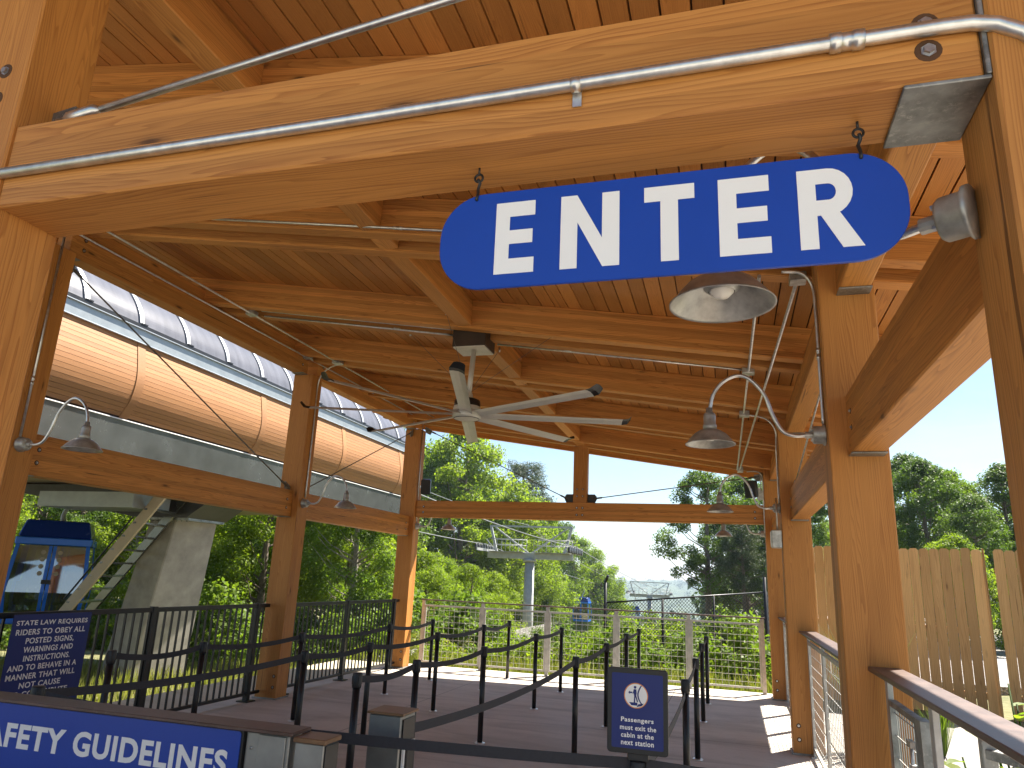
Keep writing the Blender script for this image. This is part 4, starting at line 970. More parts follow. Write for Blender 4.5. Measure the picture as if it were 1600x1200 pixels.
for y0 in (4.0, 13.0):
    # tapered pier with a haunched head
    p = MB().hexa([(-12.75, y0, -1.2), (-11.95, y0, -1.2), (-11.65, y0 + 1.3, -1.2), (-12.5, y0 + 1.3, -1.2), (-12.05, y0 + .05, 2.52), (-11.36, y0 + .05, 2.52), (-11.1, y0 + 1.05, 2.52), (-11.8, y0 + 1.05, 2.52)]).build('pier', 'concrete_pier', st, None, .02)
    h_ = MB().hexa([(-12.4, y0 - .1, 2.521), (-11.0, y0 - .1, 2.521), (-11.0, y0 + 1.2, 2.521), (-12.4, y0 + 1.2, 2.521), (-17, y0 - .1, 3.2), (-10.0, y0 - .1, 3.2), (-10.0, y0 + 1.2, 3.2), (-17, y0 + 1.2, 3.2)]).build('pier_head', 'darksteel', p)
    fl = MB().box((-12.15, y0 - .02, 2.47), (-11.0, y0 + 1.15, 2.52))
    for k in range(9): fl.tube([(-12.1 + k * .13, y0 + .02, 2.44), (-12.1 + k * .13, y0 + .02, 2.58)], .02, 6)
    fl.build('bolt_flange', 'galvdark', p)
# maintenance stair
sa, sb = V((-10.75, 12.0, 2.93)), V((-14.0, 12.4, .05)); sa2, sb2 = V((-11.45, 12.9, 3.1)), V((-14.7, 13.3, .2))
sa, sb = V((-10.70, 11.9, 3.0)), V((-13.6, 12.2, -.2)); off = V((-.35, 1.0, .0))
str_ = MB().bar(sa, sb, .05, .24).build('stair_stringer', 'soffit', st); MB().bar(sa + off, sb + off, .05, .20).build('stair_stringer', 'gutter', st)
mb = MB()
for k in range(12): p = sa.lerp(sb, (k + .5) / 12); mb.bar(p, p + off, .24, .035, V((0, 0, 1)))
mb.build('stair_treads', 'gutter', st)
MB().tube([sa + off + V((-.3, .1, .9)), sb + off + V((-.3, .1, .9))], .02, 8).build('stair_handrail', 'darksteel', st)
MB().box((-13.6, 11.6, 2.60), (-11.2, 12.6, 2.90)).build('drive_beam', 'greymetal', st)

# ------------------------------------------------------------------ gondola cabins
def make_cabin(label, hang=3.2):
    t = thing('gondola_cabin', label, 'gondola cabin', (0, 0, 0), 'blue gondola cabins on the line')
    W, D, H = .90, .95, 2.05       # half width x, half depth y, height
    def ring(z):   # body tapers in towards roof and floor
        k = 1 - .12 * max(0, (z - .75) / 1.3) ** 1.2 - .10 * max(0, (.75 - z) / .75) ** 1.6
        return W * k, D * k
    lev = [0, .12, .75, 1.0, 1.88, 2.05]
    # corner posts, sills and rails as one blue frame
    for sx in (-1, 1):
        for sy in (-1, 1):
            mb = MB()
            for z0, z1 in zip(lev[:-1], lev[1:]):
                (w0, d0), (w1, d1) = ring(z0), ring(z1); t_ = .085
                mb.hexa([(sx * w0, sy * d0, z0), (sx * (w0 - t_), sy * d0, z0), (sx * (w0 - t_), sy * (d0 - t_), z0), (sx * w0, sy * (d0 - t_), z0), (sx * w1, sy * d1, z1), (sx * (w1 - t_), sy * d1, z1), (sx * (w1 - t_), sy * (d1 - t_), z1), (sx * w1, sy * (d1 - t_), z1)])
            mb.build('corner_post', 'cabinblue', t)
    w0, d0 = ring(1.9); mb = MB().box((-w0 - .03, -d0 - .03, 1.90), (w0 + .03, d0 + .03, 2.08)); mb.build('roof_rim', 'cabinblue', t, None, .02)
    w1, d1 = ring(.1); MB().box((-w1, -d1, .0), (w1, d1, .20)).build('floor_pan', 'cabinblue', t, None, .02)
    MB().hexa([(-w0, -d0, 2.09), (w0, -d0, 2.09), (w0, d0, 2.09), (-w0, d0, 2.09), (-w0 * .86, -d0 * .86, 2.52), (w0 * .86, -d0 * .86, 2.52), (w0 * .86, d0 * .86, 2.52), (-w0 * .86, d0 * .86, 2.52)]).build('roof', 'cabinroof', t, None, .03)
    for sy in (-1, 1):
        for sx in (-1, 1):
            # door leaf: frame + glass
            (wa, da), (wb, db), (wm, dm) = ring(.22), ring(1.88), ring(.75)
            e = .012
            gl = MB().add([(sx * .07, sy * (da - e), .22), (sx * (wa - .09), sy * (da - e), .22), (sx * (wm - .09), sy * (dm - e), .75), (sx * (wb - .09), sy * (db - e), 1.88), (sx * .07, sy * (db - e), 1.88), (sx * .07, sy * (dm - e), .75)], [(0, 1, 2, 5), (5, 2, 3, 4)])
            dr = MB()
            for z0, z1 in ((.22, .75), (.75, 1.88)):
                (wx, dx), (wy, dy) = ring(z0), ring(z1)
                dr.hexa([(sx * .012, sy * (dx + .006), z0), (sx * .085, sy * (dx + .006), z0), (sx * .085, sy * (dx - .03), z0), (sx * .012, sy * (dx - .03), z0), (sx * .012, sy * (dy + .006), z1), (sx * .085, sy * (dy + .006), z1), (sx * .085, sy * (dy - .03), z1), (sx * .012, sy * (dy - .03), z1)])
            do = dr.build('door', 'cabinblue', t); gl.build('door_window', 'cabinglass', do)
            (wh, dh) = ring(1.02); MB().box((sx * .05 - .05, sy * dh - (.0 if sy > 0 else .07), .96), (sx * .05 + .05, sy * dh + (.07 if sy > 0 else .0), 1.06)).build('handle', 'black', do)
            zz_ = 1.72
            for k in range(4):
                (wk, dk) = ring(zz_ - .17 * k); MB().prism(circle(.055, 0, 0, 16), -.001, .002, plane_m((sx * .18, sy * (dk + .004), zz_ - .17 * k), (1, 0, 0) if sy < 0 else (-1, 0, 0), (0, 0, 1))).build('sticker', 'soffit', do)
        (wa, da), (wb, db), (wm, dm) = ring(.22), ring(1.88), ring(.75)
    for sx in (-1, 1):
        (wa, da), (wb, db), (wm, dm) = ring(.22), ring(1.88), ring(.75); e = .012
        MB().add([(sx * (wa - e), -(da - .09), .22), (sx * (wa - e), da - .09, .22), (sx * (wm - e), dm - .09, .75), (sx * (wb - e), db - .09, 1.88), (sx * (wb - e), -(db - .09), 1.88), (sx * (wm - e), -(dm - .09), .75)], [(0, 1, 2, 5), (5, 2, 3, 4)]).build('side_window', 'cabinglass', t)
        MB().box((sx * .42 - .2, -.75, .45), (sx * .42 + .2, .75, .52)).build('bench', 'cabindark', t)
        MB().box((sx * .62 - .03, -.75, .52), (sx * .62 + .03, .75, 1.0)).build('bench_back', 'cabindark', t)
    MB().box((-.7, -.75, .21), (.7, .75, .24)).build('floor', 'cabindark', t)
    hg_ = MB().tube(bez([(0, 0, 2.52), (0, 0, 2.75), (.16, 0, 3.1), (.22, 0, 3.7), (.16, 0, 4.3), (.02, 0, 4.55)], 30), .05, 8).build('hanger_arm', 'galvtower', t)
    MB().box((-.12, -.3, 4.48), (.12, .3, 4.66)).build('cable_grip', 'darksteel', hg_, None, .02)
    return t
c0 = make_cabin('large blue cabin standing in the station, partly hidden by the left front post')
def move_tree(o, m):
    o.matrix_local = m
    old = WM[o.name]
    for ob in [o] + list(o.children_recursive): WM[ob.name] = m @ old.inverted() @ WM[ob.name]
move_tree(c0, Matrix.Translation((-16.95, 15.3, -.02)) @ Matrix.Rotation(rad(42), 4, 'Z'))
c1 = copy_tree(c0, Matrix.Translation((-16.0, 83, -2.75))); c1['label'] = 'small blue cabin hanging in front of the trees just over the end railing'
c2 = copy_tree(c0, Matrix.Translation((-13.9, 112, -4.2)) @ Matrix.Rotation(rad(8), 4, 'Z')); c2['label'] = 'tiny distant blue cabin seen through the chain fence'

# ------------------------------------------------------------------ lift towers and ropes
def make_tower(label, scale_top):
    t = thing('lift_tower', label, 'lift tower', (0, 0, 0), 'tubular steel lift towers')
    m = MB().tube([(0, 0, -9), (0, 0, -.35)], [.42, .32], 24).build('mast', 'galvtower', t)
    mb = MB()
    for k in range(26): mb.tube([(-.36, -.12, -8.6 + k * .32), (-.46, -.12, -8.6 + k * .32), (-.46, .12, -8.6 + k * .32), (-.36, .12, -8.6 + k * .32)], .013, 5, False)
    mb.build('ladder', 'galvtower', m)
    MB().lathe([(.32, -.55), (.46, -.55), (.46, -.40), (.32, -.40)], None, 24).build('mast_flange', 'galvtower', m)
    MB().box((-3.05, -.22, -.38), (3.05, .22, .06)).build('crossarm', 'galvtower', t, None, .02)
    fr_ = MB()
    for sx in (-1, 1):
        fr_.bar((sx * 2.45, 0, .06), (sx * 2.95, 0, 1.85), .16, .16); fr_.bar((sx * .15, 0, .06), (sx * 2.6, 0, 1.75), .10, .10)
        fr_.bar((sx * 2.45, 0, .06), (sx * 3.25, 0, .9), .05); 
    fr_.bar((-3.0, 0, 1.85), (3.0, 0, 1.85), .10, .12)
    fr_.build('lifting_frame', 'galvtower', t)
    for sx in (-1, 1):
        cw = MB()
        for yy in (-.55, .55):
            cw.tube([(sx * .4, yy, .95), (sx * 2.9, yy, .95)], .022, 6); cw.tube([(sx * .4, yy, .55), (sx * 2.9, yy, .55)], .018, 6)
            for k in range(5): cw.tube([(sx * (.4 + k * .62), yy, .08), (sx * (.4 + k * .62), yy, .95)], .018, 6)
        cw.cbox((sx * 1.65, 0, .075), (2.5, 1.1, .03)); cw.build('catwalk', 'galvtower', t)
        sh = MB().box((sx * 3.12 - .05, -2.4, .05), (sx * 3.12 + .05, 2.4, .22)).build('sheave_train', 'galvtower', t)
        w_ = MB()
        for k in range(8): w_.lathe([(0, -.05), (.2, -.05), (.24, -.04), (.21, 0), (.24, .04), (.2, .05), (0, .05)], Matrix.Translation((sx * 3.25, -2.1 + k * .6, .28)) @ Matrix.Rotation(rad(90), 4, 'Y'), 16)
        w_.build('sheave_wheels', 'black', sh)
    return t
TW1 = V((-13.4, 50, 3.25)); TW2 = V((-12.2, 118, -.1))
t1 = make_tower('grey tubular lift tower with catwalk frame standing before the trees', 1); move_tree(t1, Matrix.Translation(TW1))
t2 = copy_tree(t1, Matrix.Translation(TW2)); t2['label'] = 'distant hazy lift tower seen above the chain fence'
TW3 = V((-8, 240, -14))
def rope(label, pts, r=.028):
    o = MB().tube(pts, r, 6).build('wire_rope', 'cable'); return tag(o, label, 'cable', 'ropes of the gondola line')
def sag(a, b, s, n=14): return [V(a).lerp(V(b), i / n) - V((0, 0, s * 4 * (i / n) * (1 - i / n))) for i in range(n + 1)]
for sx, nm in ((-1, 'left'), (1, 'right')):
    a = V((-14 + sx * 3.2, 20.8, 4.55)); b = TW1 + V((sx * 3.25, 0, .55)); c = TW2 + V((sx * 3.25, 0, .55)); d = TW3 + V((sx * 3.25, 0, 0))
    pts = sag(a, b, .25) + sag(b, c, .5)[1:] + sag(c, d, 2)[1:]
    rope('grey haul rope on the %s side of the lift line, passing over the towers' % nm, pts)
rope('thin communication line strung between the tower tops', sag((-14, 21, 6.0), TW1 + V((-.2, 0, 1.95)), .3) + sag(TW1 + V((-.2, 0, 1.95)), TW2 + V((0, 0, 1.95)), 1.6)[1:], .018)

# ------------------------------------------------------------------ foliage
def np_mesh(name, verts, quads, mat, rnd, smooth=False):
    me = bpy.data.meshes.new(name); nv = len(verts); nq = len(quads)
    me.vertices.add(nv); me.vertices.foreach_set('co', np.asarray(verts, np.float32).ravel())
    me.loops.add(nq * 4); me.loops.foreach_set('vertex_index', np.asarray(quads, np.int32).ravel())
    me.polygons.add(nq); me.polygons.foreach_set('loop_start', np.arange(0, nq * 4, 4, dtype=np.int32)); 
    a = me.attributes.new('rnd', 'FLOAT', 'FACE'); a.data.foreach_set('value', np.asarray(rnd, np.float32))
    me.update(calc_edges=True); me.validate(); me.materials.append(M[mat]); return me
def leaf_cloud(centers, radii, n_per, size, flat=.6, hue=None, droop=0.):
    """leaf-shaped quads scattered in the outer part of each clump"""
    C = np.repeat(np.asarray(centers), n_per, 0); Rr = np.repeat(np.asarray(radii), n_per)
    n = len(C); d = RNG.normal(size=(n, 3)); d /= np.linalg.norm(d, axis=1)[:, None]
    rr = Rr * (RNG.random(n) ** .45)
    P = C + d * rr[:, None] * np.array([1, 1, .75])
    nr = d * .8 + RNG.normal(size=(n, 3)) * .7 + np.array([0, 0, flat]); nr /= np.linalg.norm(nr, axis=1)[:, None]
    u = np.cross(nr, RNG.normal(size=(n, 3))); u /= np.linalg.norm(u, axis=1)[:, None]; v = np.cross(nr, u)
    s = size * RNG.uniform(.6, 1.25, n)[:, None]
    V0 = P - u * s * .5; V1 = P + v * s * .32 + nr * s * .06; V2 = P + u * s * .5 - np.array([0, 0, droop]) * s; V3 = P - v * s * .32 + nr * s * .06
    verts = np.stack([V0, V1, V2, V3], 1).reshape(-1, 3); quads = np.arange(n * 4).reshape(-1, 4)
    cr = np.repeat(RNG.random(len(centers)), n_per) if hue is None else np.repeat(hue, n_per)
    return verts, quads, np.clip(.55 * cr + .45 * RNG.random(n), 0, 1)
def limb_tree(h, spread, z0, nclump, seed, top=.98, shape=1.0, rmin=.55, rmax=1.15):
    """crown clumps around a branching skeleton: returns trunk MB, clump centres, radii"""
    rg = np.random.default_rng(seed); mb = MB(); cs = []; rs = []
    lean = rg.normal(size=2) * .03 * h
    tp = [V((lean[0] * u * u + .06 * math.sin(u * 7 + seed), lean[1] * u * u + .06 * math.cos(u * 5 + seed), h * .92 * u)) for u in np.linspace(0, 1, 9)]
    mb.tube(tp, [h * .022 * (1 - .82 * u) + .015 for u in np.linspace(0, 1, 9)], 9)
    for k in range(nclump):
        u = rg.uniform(0, 1) ** .8; z = z0 + (h * top - z0) * u
        wv = math.sin(math.pi * min(1, (.12 + .88 * u) ** shape)) ** .7
        a = rg.uniform(0, math.tau); r = spread * wv * rg.uniform(.35, 1.05) ** .6 * (1 + .22 * math.sin(3 * a + seed))
        base = min(8, int(u * 6.0 + z0 / h * 3)); tb = tp[min(base, 8)]
        c = V((tb.x * .5 + r * math.cos(a), tb.y * .5 + r * math.sin(a), z)); cs.append(c); rs.append(rg.uniform(rmin, rmax))
        if k % 2 == 0:
            s_ = min(h * .85, max(z0 * .6, z - r * .7)); f_ = s_ / (h * .92) * 8; i_ = min(7, int(f_)); st_ = tp[i_].lerp(tp[i_ + 1], f_ - i_)
            mid = st_.lerp(c, .55) + V((0, 0, -.12 * r)); mb.tube([st_, mid, c], [.012 * h * .35 + .012, .03, .012], 5, False)
    return mb, cs, rs
PROTO = {}
def proto(kind, h, spread, z0, ncl, per, leaf, mat, seed, bark='bark', **k):
    mb, cs, rs = limb_tree(h, spread, z0, ncl, seed, **k)
    v, q, r = leaf_cloud([tuple(c) for c in cs], rs, per, leaf)
    tm = bpy.data.meshes.new('trunk'); tm.from_pydata(mb.v, [], mb.f); tm.polygons.foreach_set('use_smooth', [True] * len(tm.polygons)); tm.materials.append(M[bark])
    PROTO[kind] = (tm, np_mesh('crown', v, q, mat, r))
proto('a', 13, 4.2, 2.2, 105, 313, 0.19, 'leafA', 1)
proto('b', 14, 3.6, 3.0, 95, 313, 0.18, 'leafB', 2, 'barkpale')
proto('c', 12, 4.6, 1.6, 110, 313, 0.20, 'leafA', 3, 'barkpale', shape=.8)
proto('d', 15, 3.9, 3.5, 100, 297, 0.19, 'leafC', 4)
proto('e', 9, 3.6, .8, 95, 280, 0.17, 'leafA', 5)
proto('f', 13, 3.0, 4.5, 60, 280, 0.17, 'leafC', 6, shape=1.1, rmin=.45, rmax=.9)
def pine_proto():
    mb = MB(); h = 15; tp = [V((.05 * math.sin(u * 9), 0, h * u)) for u in np.linspace(0, 1, 8)]
    mb.tube(tp, [.26 * (1 - .8 * u) + .02 for u in np.linspace(0, 1, 8)], 9); cs = []; rs = []
    for k in range(150):
        u = random.random() ** .7; z = h * (.46 + .54 * u); r = (3.3 * (1 - .55 * u ** 2.2)) * random.uniform(.25, 1); a = random.uniform(0, math.tau)
        c = V((r * math.cos(a), r * math.sin(a), z + .15 * r)); cs.append(c); rs.append(random.uniform(.5, .85))
        if k % 3 == 0: mb.tube([(0, 0, z - .3), c * .6 + V((0, 0, .4 * (z - .2))), c], [.06, .04, .015], 5, False)
    v, q, r = leaf_cloud([tuple(c) for c in cs], rs, 150, .26, .2)
    P = v.reshape(-1, 4, 3); mid = P.mean(1, keepdims=True); ax = P[:, 2:3] - P[:, 0:1]
    side = P[:, 1:2] - P[:, 3:4]; P[:, 1:2] -= side * .33; P[:, 3:4] += side * .33
    tm = bpy.data.meshes.new('trunk'); tm.from_pydata(mb.v, [], mb.f); tm.materials.append(M['bark'])
    PROTO['pine'] = (tm, np_mesh('crown', P.reshape(-1, 3), q, 'needle', r))
pine_proto()
def tree(kind, x, y, s, rz, label, group=None, cat='tree', sz=1.0, dz=0., name='broadleaf_tree'):
    m = Matrix.Translation((x, y, hg(x, y) - .1 + dz)) @ Matrix.Rotation(rz, 4, 'Z') @ Matrix.Diagonal((s, s, s * sz, 1))
    t = thing(name, label, cat, None, group, m)
    for nme, me in zip(('trunk', 'crown'), PROTO[kind]):
        link(nme, me, t, m)
    return t
FG = 'trees of the wood behind the queue'
fl = 'sunlit broadleaf tree in the dense wood along the left side'
tree('a', -21.6, 58, 1.36, .4, 'tall light green tree rising highest above the end tie beam', None)
tree('c', -25.6, 60, 1.42, 1.4, 'broad tall tree between the far left post and the tallest tree', None)
tree('pine', -24.0, 85, 1.35, .8, 'dark feathery pine above the beam, between tall tree and king post', None, name='pine_tree')
tree('c', -19.4, 68, 1.02, 2.2, 'green tree just right of the near lift tower, highest there', None)
tree('a', -18.6, 97, 1.05, 2.0, 'green tree on the wood edge beyond the small hanging cabin', None)
tree('e', -15.6, 92, 1.1, 1.2, 'rounded green tree behind the small hanging cabin', None)
tree('pine', -17.0, 105, .62, 2.0, 'small dark conifer by the distant lift tower', None, name='pine_tree')
tree('f', -1.3, 44, .80, .3, 'thin tall tree left of the far right post, with sparse crown', None)
tree('d', .9, 47, .70, 1.1, 'dark leafy tree right behind the far right post', None)
tree('f', -.3, 50, .66, 2.6, 'slender dark tree between the sparse tall one and the far right post', None)
tree('pine', .6, 40, .45, 4.0, 'short grey green conifer low beside the far right post', None, name='pine_tree')
pr_ = random.Random(5)
for row, (y0, xa, st_, smin, smax) in enumerate([(24.5, -36, 3.2, .46, .64), (30, -44, 3.4, .66, .86), (38, -56, 4.2, .8, 1.0), (48, -70, 5, .9, 1.1)]):
    x = xa
    while x < -.43 * y0 - 2.2:
        kd = pr_.choice('abcdeea'); xx = x + pr_.uniform(-.8, .8); yy = y0 + pr_.uniform(-1.6, 1.6)
        tree(kd, xx, yy, pr_.uniform(smin, smax) * (1.0 if kd != 'e' else 1.25), pr_.uniform(0, 6.28), fl, FG)
        x += st_
for (x, y, s, kd) in [(-27.5, 62, 1.15, 'c'), (-25.5, 70, 1.1, 'd'), (-18.2, 60, .92, 'a'), (-20.4, 66, 1.0, 'c'), (-16.8, 64, .85, 'e'), (-18.5, 75, 1.0, 'a'), (-20.6, 76, 1.05, 'b'), (-22.6, 72, 1.1, 'a'), (-20.5, 84, 1.0, 'd'), (-16.5, 96, .8, 'c'), (-18, 112, .8, 'a'), (-22, 100, .9, 'b')]:
    tree(kd, x, y, s, pr_.uniform(0, 6), 'green tree lining the lift line beyond the near tower', 'trees lining the lift line')
for (x, y, s) in [(-11.2, 27, .40), (-13.2, 31, .5), (-11.9, 33.5, .46), (-14.6, 36, .55), (-12.6, 39, .5)]:
    tree('e', x, y, s, pr_.uniform(0, 6), 'small bushy tree low behind the left end of the end railing', 'small trees behind the end railing')
for (x, y, s, kd) in [(6.7, 29, .44, 'd'), (8.0, 31, .46, 'b'), (9.8, 31, .44, 'd'), (10.9, 32, .44, 'b'), (5.6, 33, .46, 'c'), (12.4, 34, .46, 'b'), (14.0, 36, .48, 'c'), (7.4, 26.5, .33, 'd'), (8.6, 26, .34, 'e'), (5.0, 37, .46, 'd'), (9.8, 27, .36, 'b'), (3.9, 40, .5, 'b'), (12.2, 31, .44, 'e'), (2.8, 44, .62, 'd'), (1.9, 52, .66, 'c'), (6.2, 24.5, .30, 'c'), (4.8, 28, .36, 'a'), (7.2, 34, .50, 'd'), (9.2, 36, .52, 'a')]:
    tree(kd, x, y, s, pr_.uniform(0, 6), 'green tree rising above the board fence on the right', 'trees behind the board fence')
# shrubs
def shrub_proto(kind, r, h, ncl, per, leaf, mat, seed):
    rg = np.random.default_rng(seed); cs = []; rs = []; mb = MB()
    for k_ in range(ncl):
        a = rg.uniform(0, math.tau); q = r * math.sqrt(rg.uniform(0, 1)); z = h * rg.uniform(.1, 1) * (1 - .55 * (q / r) ** 2); c = V((q * math.cos(a), q * math.sin(a), z)); cs.append(tuple(c)); rs.append(rg.uniform(.16, .30) * h / 1.2)
        if k_ % 2 == 0: mb.tube([(0.1 * math.cos(a), .1 * math.sin(a), 0), (c.x * .6, c.y * .6, z * .6), c], [.018, .012, .005], 5, False)
    v, q, rn = leaf_cloud(cs, rs, per, leaf)
    tm = bpy.data.meshes.new('stems'); tm.from_pydata(mb.v, [], mb.f); tm.materials.append(M['bark'])
    PROTO[kind] = (tm, np_mesh('foliage', v, q, mat, rn))
shrub_proto('s1', 1.1, 1.3, 46, 85, .085, 'shrubleaf', 21); shrub_proto('s2', 1.0, 1.1, 42, 85, .075, 'leafA', 22); shrub_proto('s4', 1.0, 1.0, 40, 70, .075, 'grass', 24); shrub_proto('s3', .9, 1.9, 48, 60, .13, 'shrubleaf', 23)
def shrub(kind, x, y, s, rz, label, group=None, sz=1.0):
    m = Matrix.Translation((x, y, hg(x, y) - .03)) @ Matrix.Rotation(rz, 4, 'Z') @ Matrix.Diagonal((s, s, s * sz, 1)); t = thing('shrub', label, 'shrub', None, group, m)
    for nme, me in zip(('stems', 'foliage'), PROTO[kind]): link(nme, me, t, m)
shrub('s1', -1.05, 15.2, .85, .4, 'rounded bright shrub just beyond the end railing, right of centre')
shrub('s3', .05, 15.6, .85, 1.4, 'tall broad leaved bush against the chain fence at the railing end')
shrub('s3', -2.3, 15.9, .7, 2.4, 'loose bush in front of the tall chain fence post')
for i in range(26):
    x = pr_.uniform(-7.4, -1.7); y = pr_.uniform(15.8, 22.5); shrub(pr_.choice(['s1', 's2', 's4']), x, y, pr_.uniform(.5, .92), pr_.uniform(0, 6), 'bright green shrub on the slope beyond the end railing', 'shrubs beyond the end railing')
for i in range(26):
    y = pr_.uniform(18.5, 27); x = pr_.uniform(-15, -.35 * y); shrub(pr_.choice(['s1', 's2', 's3']), x, y, pr_.uniform(.7, 1.4), pr_.uniform(0, 6), 'undergrowth shrub at the foot of the left hand wood', 'undergrowth shrubs at the edge of the wood')
for i in range(26):
    x = pr_.uniform(-34, -15); y = pr_.uniform(19, 25); shrub(pr_.choice(['s1', 's2', 's3']), x, y, pr_.uniform(1.0, 1.7), pr_.uniform(0, 6), 'undergrowth shrub behind the gondola station piers', 'undergrowth shrubs behind the station')
for i in range(14):
    x = pr_.uniform(-3, 1.6); y = pr_.uniform(19, 34); shrub(pr_.choice(['s1', 's2']), x, y, pr_.uniform(.8, 1.5), pr_.uniform(0, 6), 'shrub on the slope past the chain fence', 'shrubs past the chain fence')
# grass on the sunny verge and slope
def grass(name, label_kind, x0, x1, y0, y1, n, hmin, hmax):
    X = RNG.uniform(x0, x1, n); Y = RNG.uniform(y0, y1, n); Z = np.array([hg(a, b) for a, b in zip(X, Y)]); Hh = RNG.uniform(hmin, hmax, n); A = RNG.uniform(0, math.tau, n); w_ = RNG.uniform(.006, .014, n)
    P = np.stack([X, Y, Z], 1); u = np.stack([np.cos(A) * w_, np.sin(A) * w_, 0 * A], 1); le = np.stack([RNG.normal(size=n) * .3 * Hh, RNG.normal(size=n) * .3 * Hh, Hh], 1)
    v = np.stack([P - u, P + u, P + le * [.8, .8, 1] + u * .3, P + le * [.8, .8, 1] - u * .3], 1).reshape(-1, 3)
    o = link(name, np_mesh(name, v, np.arange(4 * n).reshape(-1, 4), 'grass', RNG.random(n))); o['kind'] = 'stuff'; o['label'] = label_kind; o['category'] = 'grass'
grass('verge_grass', 'yellowish rough grass on the verge beyond the picket fence', -16, -8.6, 6, 24, 26000, .08, .35)
grass('slope_grass', 'rough grass on the slope beyond the end railing', -8, 1.4, 13.3, 22, 24000, .08, .32)
# leafy plant and clumps beside the near railing
def big_leaf_plant(x, y, h, label, n=26, leaf=.17, seed=0):
    rg = random.Random(seed); t = thing('leafy_plant', label, 'plant', (x, y, -.01)); sm = MB(); lm = MB()
    for k_ in range(6):
        a = rg.uniform(0, 6.28); tip = V((x + .30 * math.cos(a) * rg.uniform(.4, 1), y + .30 * math.sin(a) * rg.uniform(.4, 1), h * rg.uniform(.6, 1))); b = V((x, y, 0)); mid = b.lerp(tip, .5) + V((0, 0, .08)); sm.tube([b, mid, tip], [.012, .008, .004], 6)
        for j in range(n // 3):
            u = rg.uniform(.3, 1); p = b.lerp(mid, u * 2) if u < .5 else mid.lerp(tip, u * 2 - 1); aa = rg.uniform(0, 6.28); d = V((math.cos(aa), math.sin(aa), rg.uniform(-.2, .6))).normalized(); s_ = leaf * rg.uniform(.6, 1.1); sd = d.cross(V((0, 0, 1))).normalized(); up_ = sd.cross(d)
            pts = []
            for q, wd_ in ((0, .03), (.25, .16), (.5, .2), (.75, .13), (1, .0)):
                c_ = p + d * s_ * q + up_ * (-.18 * s_ * q * q); pts.append((c_ - sd * wd_ * s_ + up_ * wd_ * s_ * .35, c_, c_ + sd * wd_ * s_ + up_ * wd_ * s_ * .35))
            vs = [v for tr in pts for v in tr]; fs = []
            for i_ in range(4):
                for w_ in range(2): fs.append((i_ * 3 + w_, i_ * 3 + w_ + 1, i_ * 3 + w_ + 4, i_ * 3 + w_ + 3))
            lm.add(vs, fs, rg.random())
    sm.build('stems', 'leafC', t); lm.build('leaves', 'leafA', t)
big_leaf_plant(1.34, 4.3, 1.30, 'glossy large leaved plant beside the near railing at the right edge', seed=3)
big_leaf_plant(1.08, 3.85, .92, 'lower large leaved plant showing under the near railing cap', seed=5)
big_leaf_plant(2.1, 4.6, .9, 'leafy plant against the sunlit path near the board fence', seed=8)
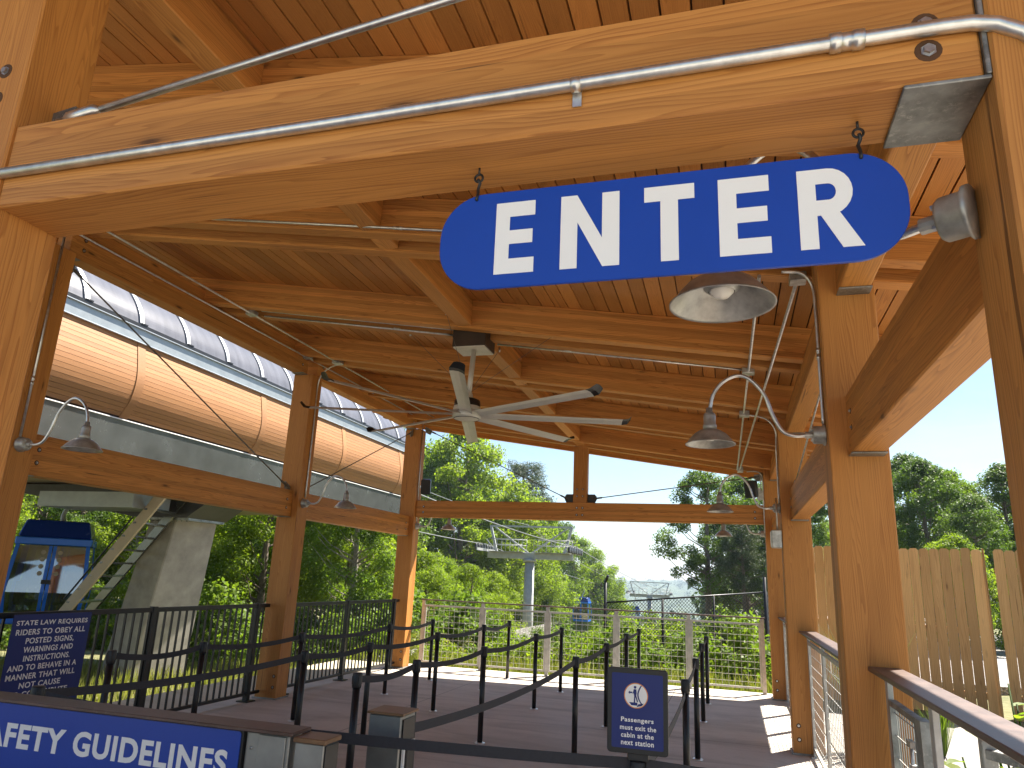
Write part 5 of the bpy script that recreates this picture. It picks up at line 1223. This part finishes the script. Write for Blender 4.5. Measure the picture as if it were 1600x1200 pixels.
def tuft(x, y, h, n, label, mat='grass', seed=1, flower=False):
    rg = random.Random(seed); t = thing('grass_tuft', label, 'plant', (x, y, -.01)); b_ = MB()
    for k_ in range(n):
        a = rg.uniform(0, 6.28); r = rg.uniform(.1, .45) * h; tip = V((x + r * math.cos(a), y + r * math.sin(a), h * rg.uniform(.6, 1))); b = V((x + .03 * math.cos(a), y + .03 * math.sin(a), 0)); m_ = b.lerp(tip, .55) + V((0, 0, .12 * h)); sd = V((-math.sin(a), math.cos(a), 0)) * .006
        b_.add([b - sd, b + sd, m_ + sd, m_ - sd, tip], [(0, 1, 2, 3), (3, 2, 4)], rg.random())
    b_.build('blades', mat, t)
    if flower:
        for k_ in range(12): MB().lathe([(0, .012), (.02, .008), (.03, 0), (.0, -.004)], Matrix.Translation((x + rg.uniform(-.18, .18), y + rg.uniform(-.18, .18), h * rg.uniform(.8, 1.05))), 7).build('flower', 'yellowflower', t)
tuft(1.35, 9.0, 1.35, 260, 'tall pale grass tuft between the second and third right posts')
tuft(2.05, 9.2, .55, 70, 'yellow flowering clump seen over the nearest railing, before the board fence', 'shrubleaf', 4, True)
# far woods in the valley
cs = []; rs = []
for i in range(900):
    y = RNG.uniform(105, 700) if i > 250 else RNG.uniform(105, 220); x = RNG.uniform(-.55, .35) * y + RNG.uniform(-30, 30)
    if abs(x + 12) < 9 and y < 190: continue
    b = hg(x, y); hh = RNG.uniform(6, 11)
    for q in range(4): cs.append((x + RNG.normal() * 2, y + RNG.normal() * 2, b + hh * RNG.uniform(.35, .95))); rs.append(RNG.uniform(2.0, 3.4))
for i in range(900):
    x = RNG.uniform(-900, 600); y = RNG.uniform(820, 1500); b = np.interp(y, [820, 950, 1150, 1350, 1500], [-40, -24, -8, 2, 6]) + (9 if x < -260 else 0)
    for q in range(2): cs.append((x + RNG.normal() * 4, y + RNG.normal() * 4, b + RNG.uniform(0, 7))); rs.append(RNG.uniform(4, 7))
v, q, r = leaf_cloud(cs, rs, 40, 1.6)
o = link('distant_wood', np_mesh('distant_wood', v, q, 'farleaf', r)); o['kind'] = 'stuff'; o['label'] = 'far woodland filling the valley below the hills'; o['category'] = 'wood'

# ------------------------------------------------------------------ haze
hm = bpy.data.materials.new('haze'); hm.use_nodes = True; nt = hm.node_tree; nt.nodes.clear(); out = nt.nodes.new('ShaderNodeOutputMaterial')
pv = nt.nodes.new('ShaderNodeVolumePrincipled'); pv.inputs['Color'].default_value = (.62, .76, 1, 1); pv.inputs['Density'].default_value = .00034; pv.inputs['Anisotropy'].default_value = .2
L(nt, pv.outputs[0], out.inputs['Volume'])
hz_ = MB().box((-1560, -100, -75), (1560, 1950, 48)).build('haze', hm); hz_['kind'] = 'stuff'; hz_['label'] = 'thin bluish summer haze over the valley'; hz_['category'] = 'haze'
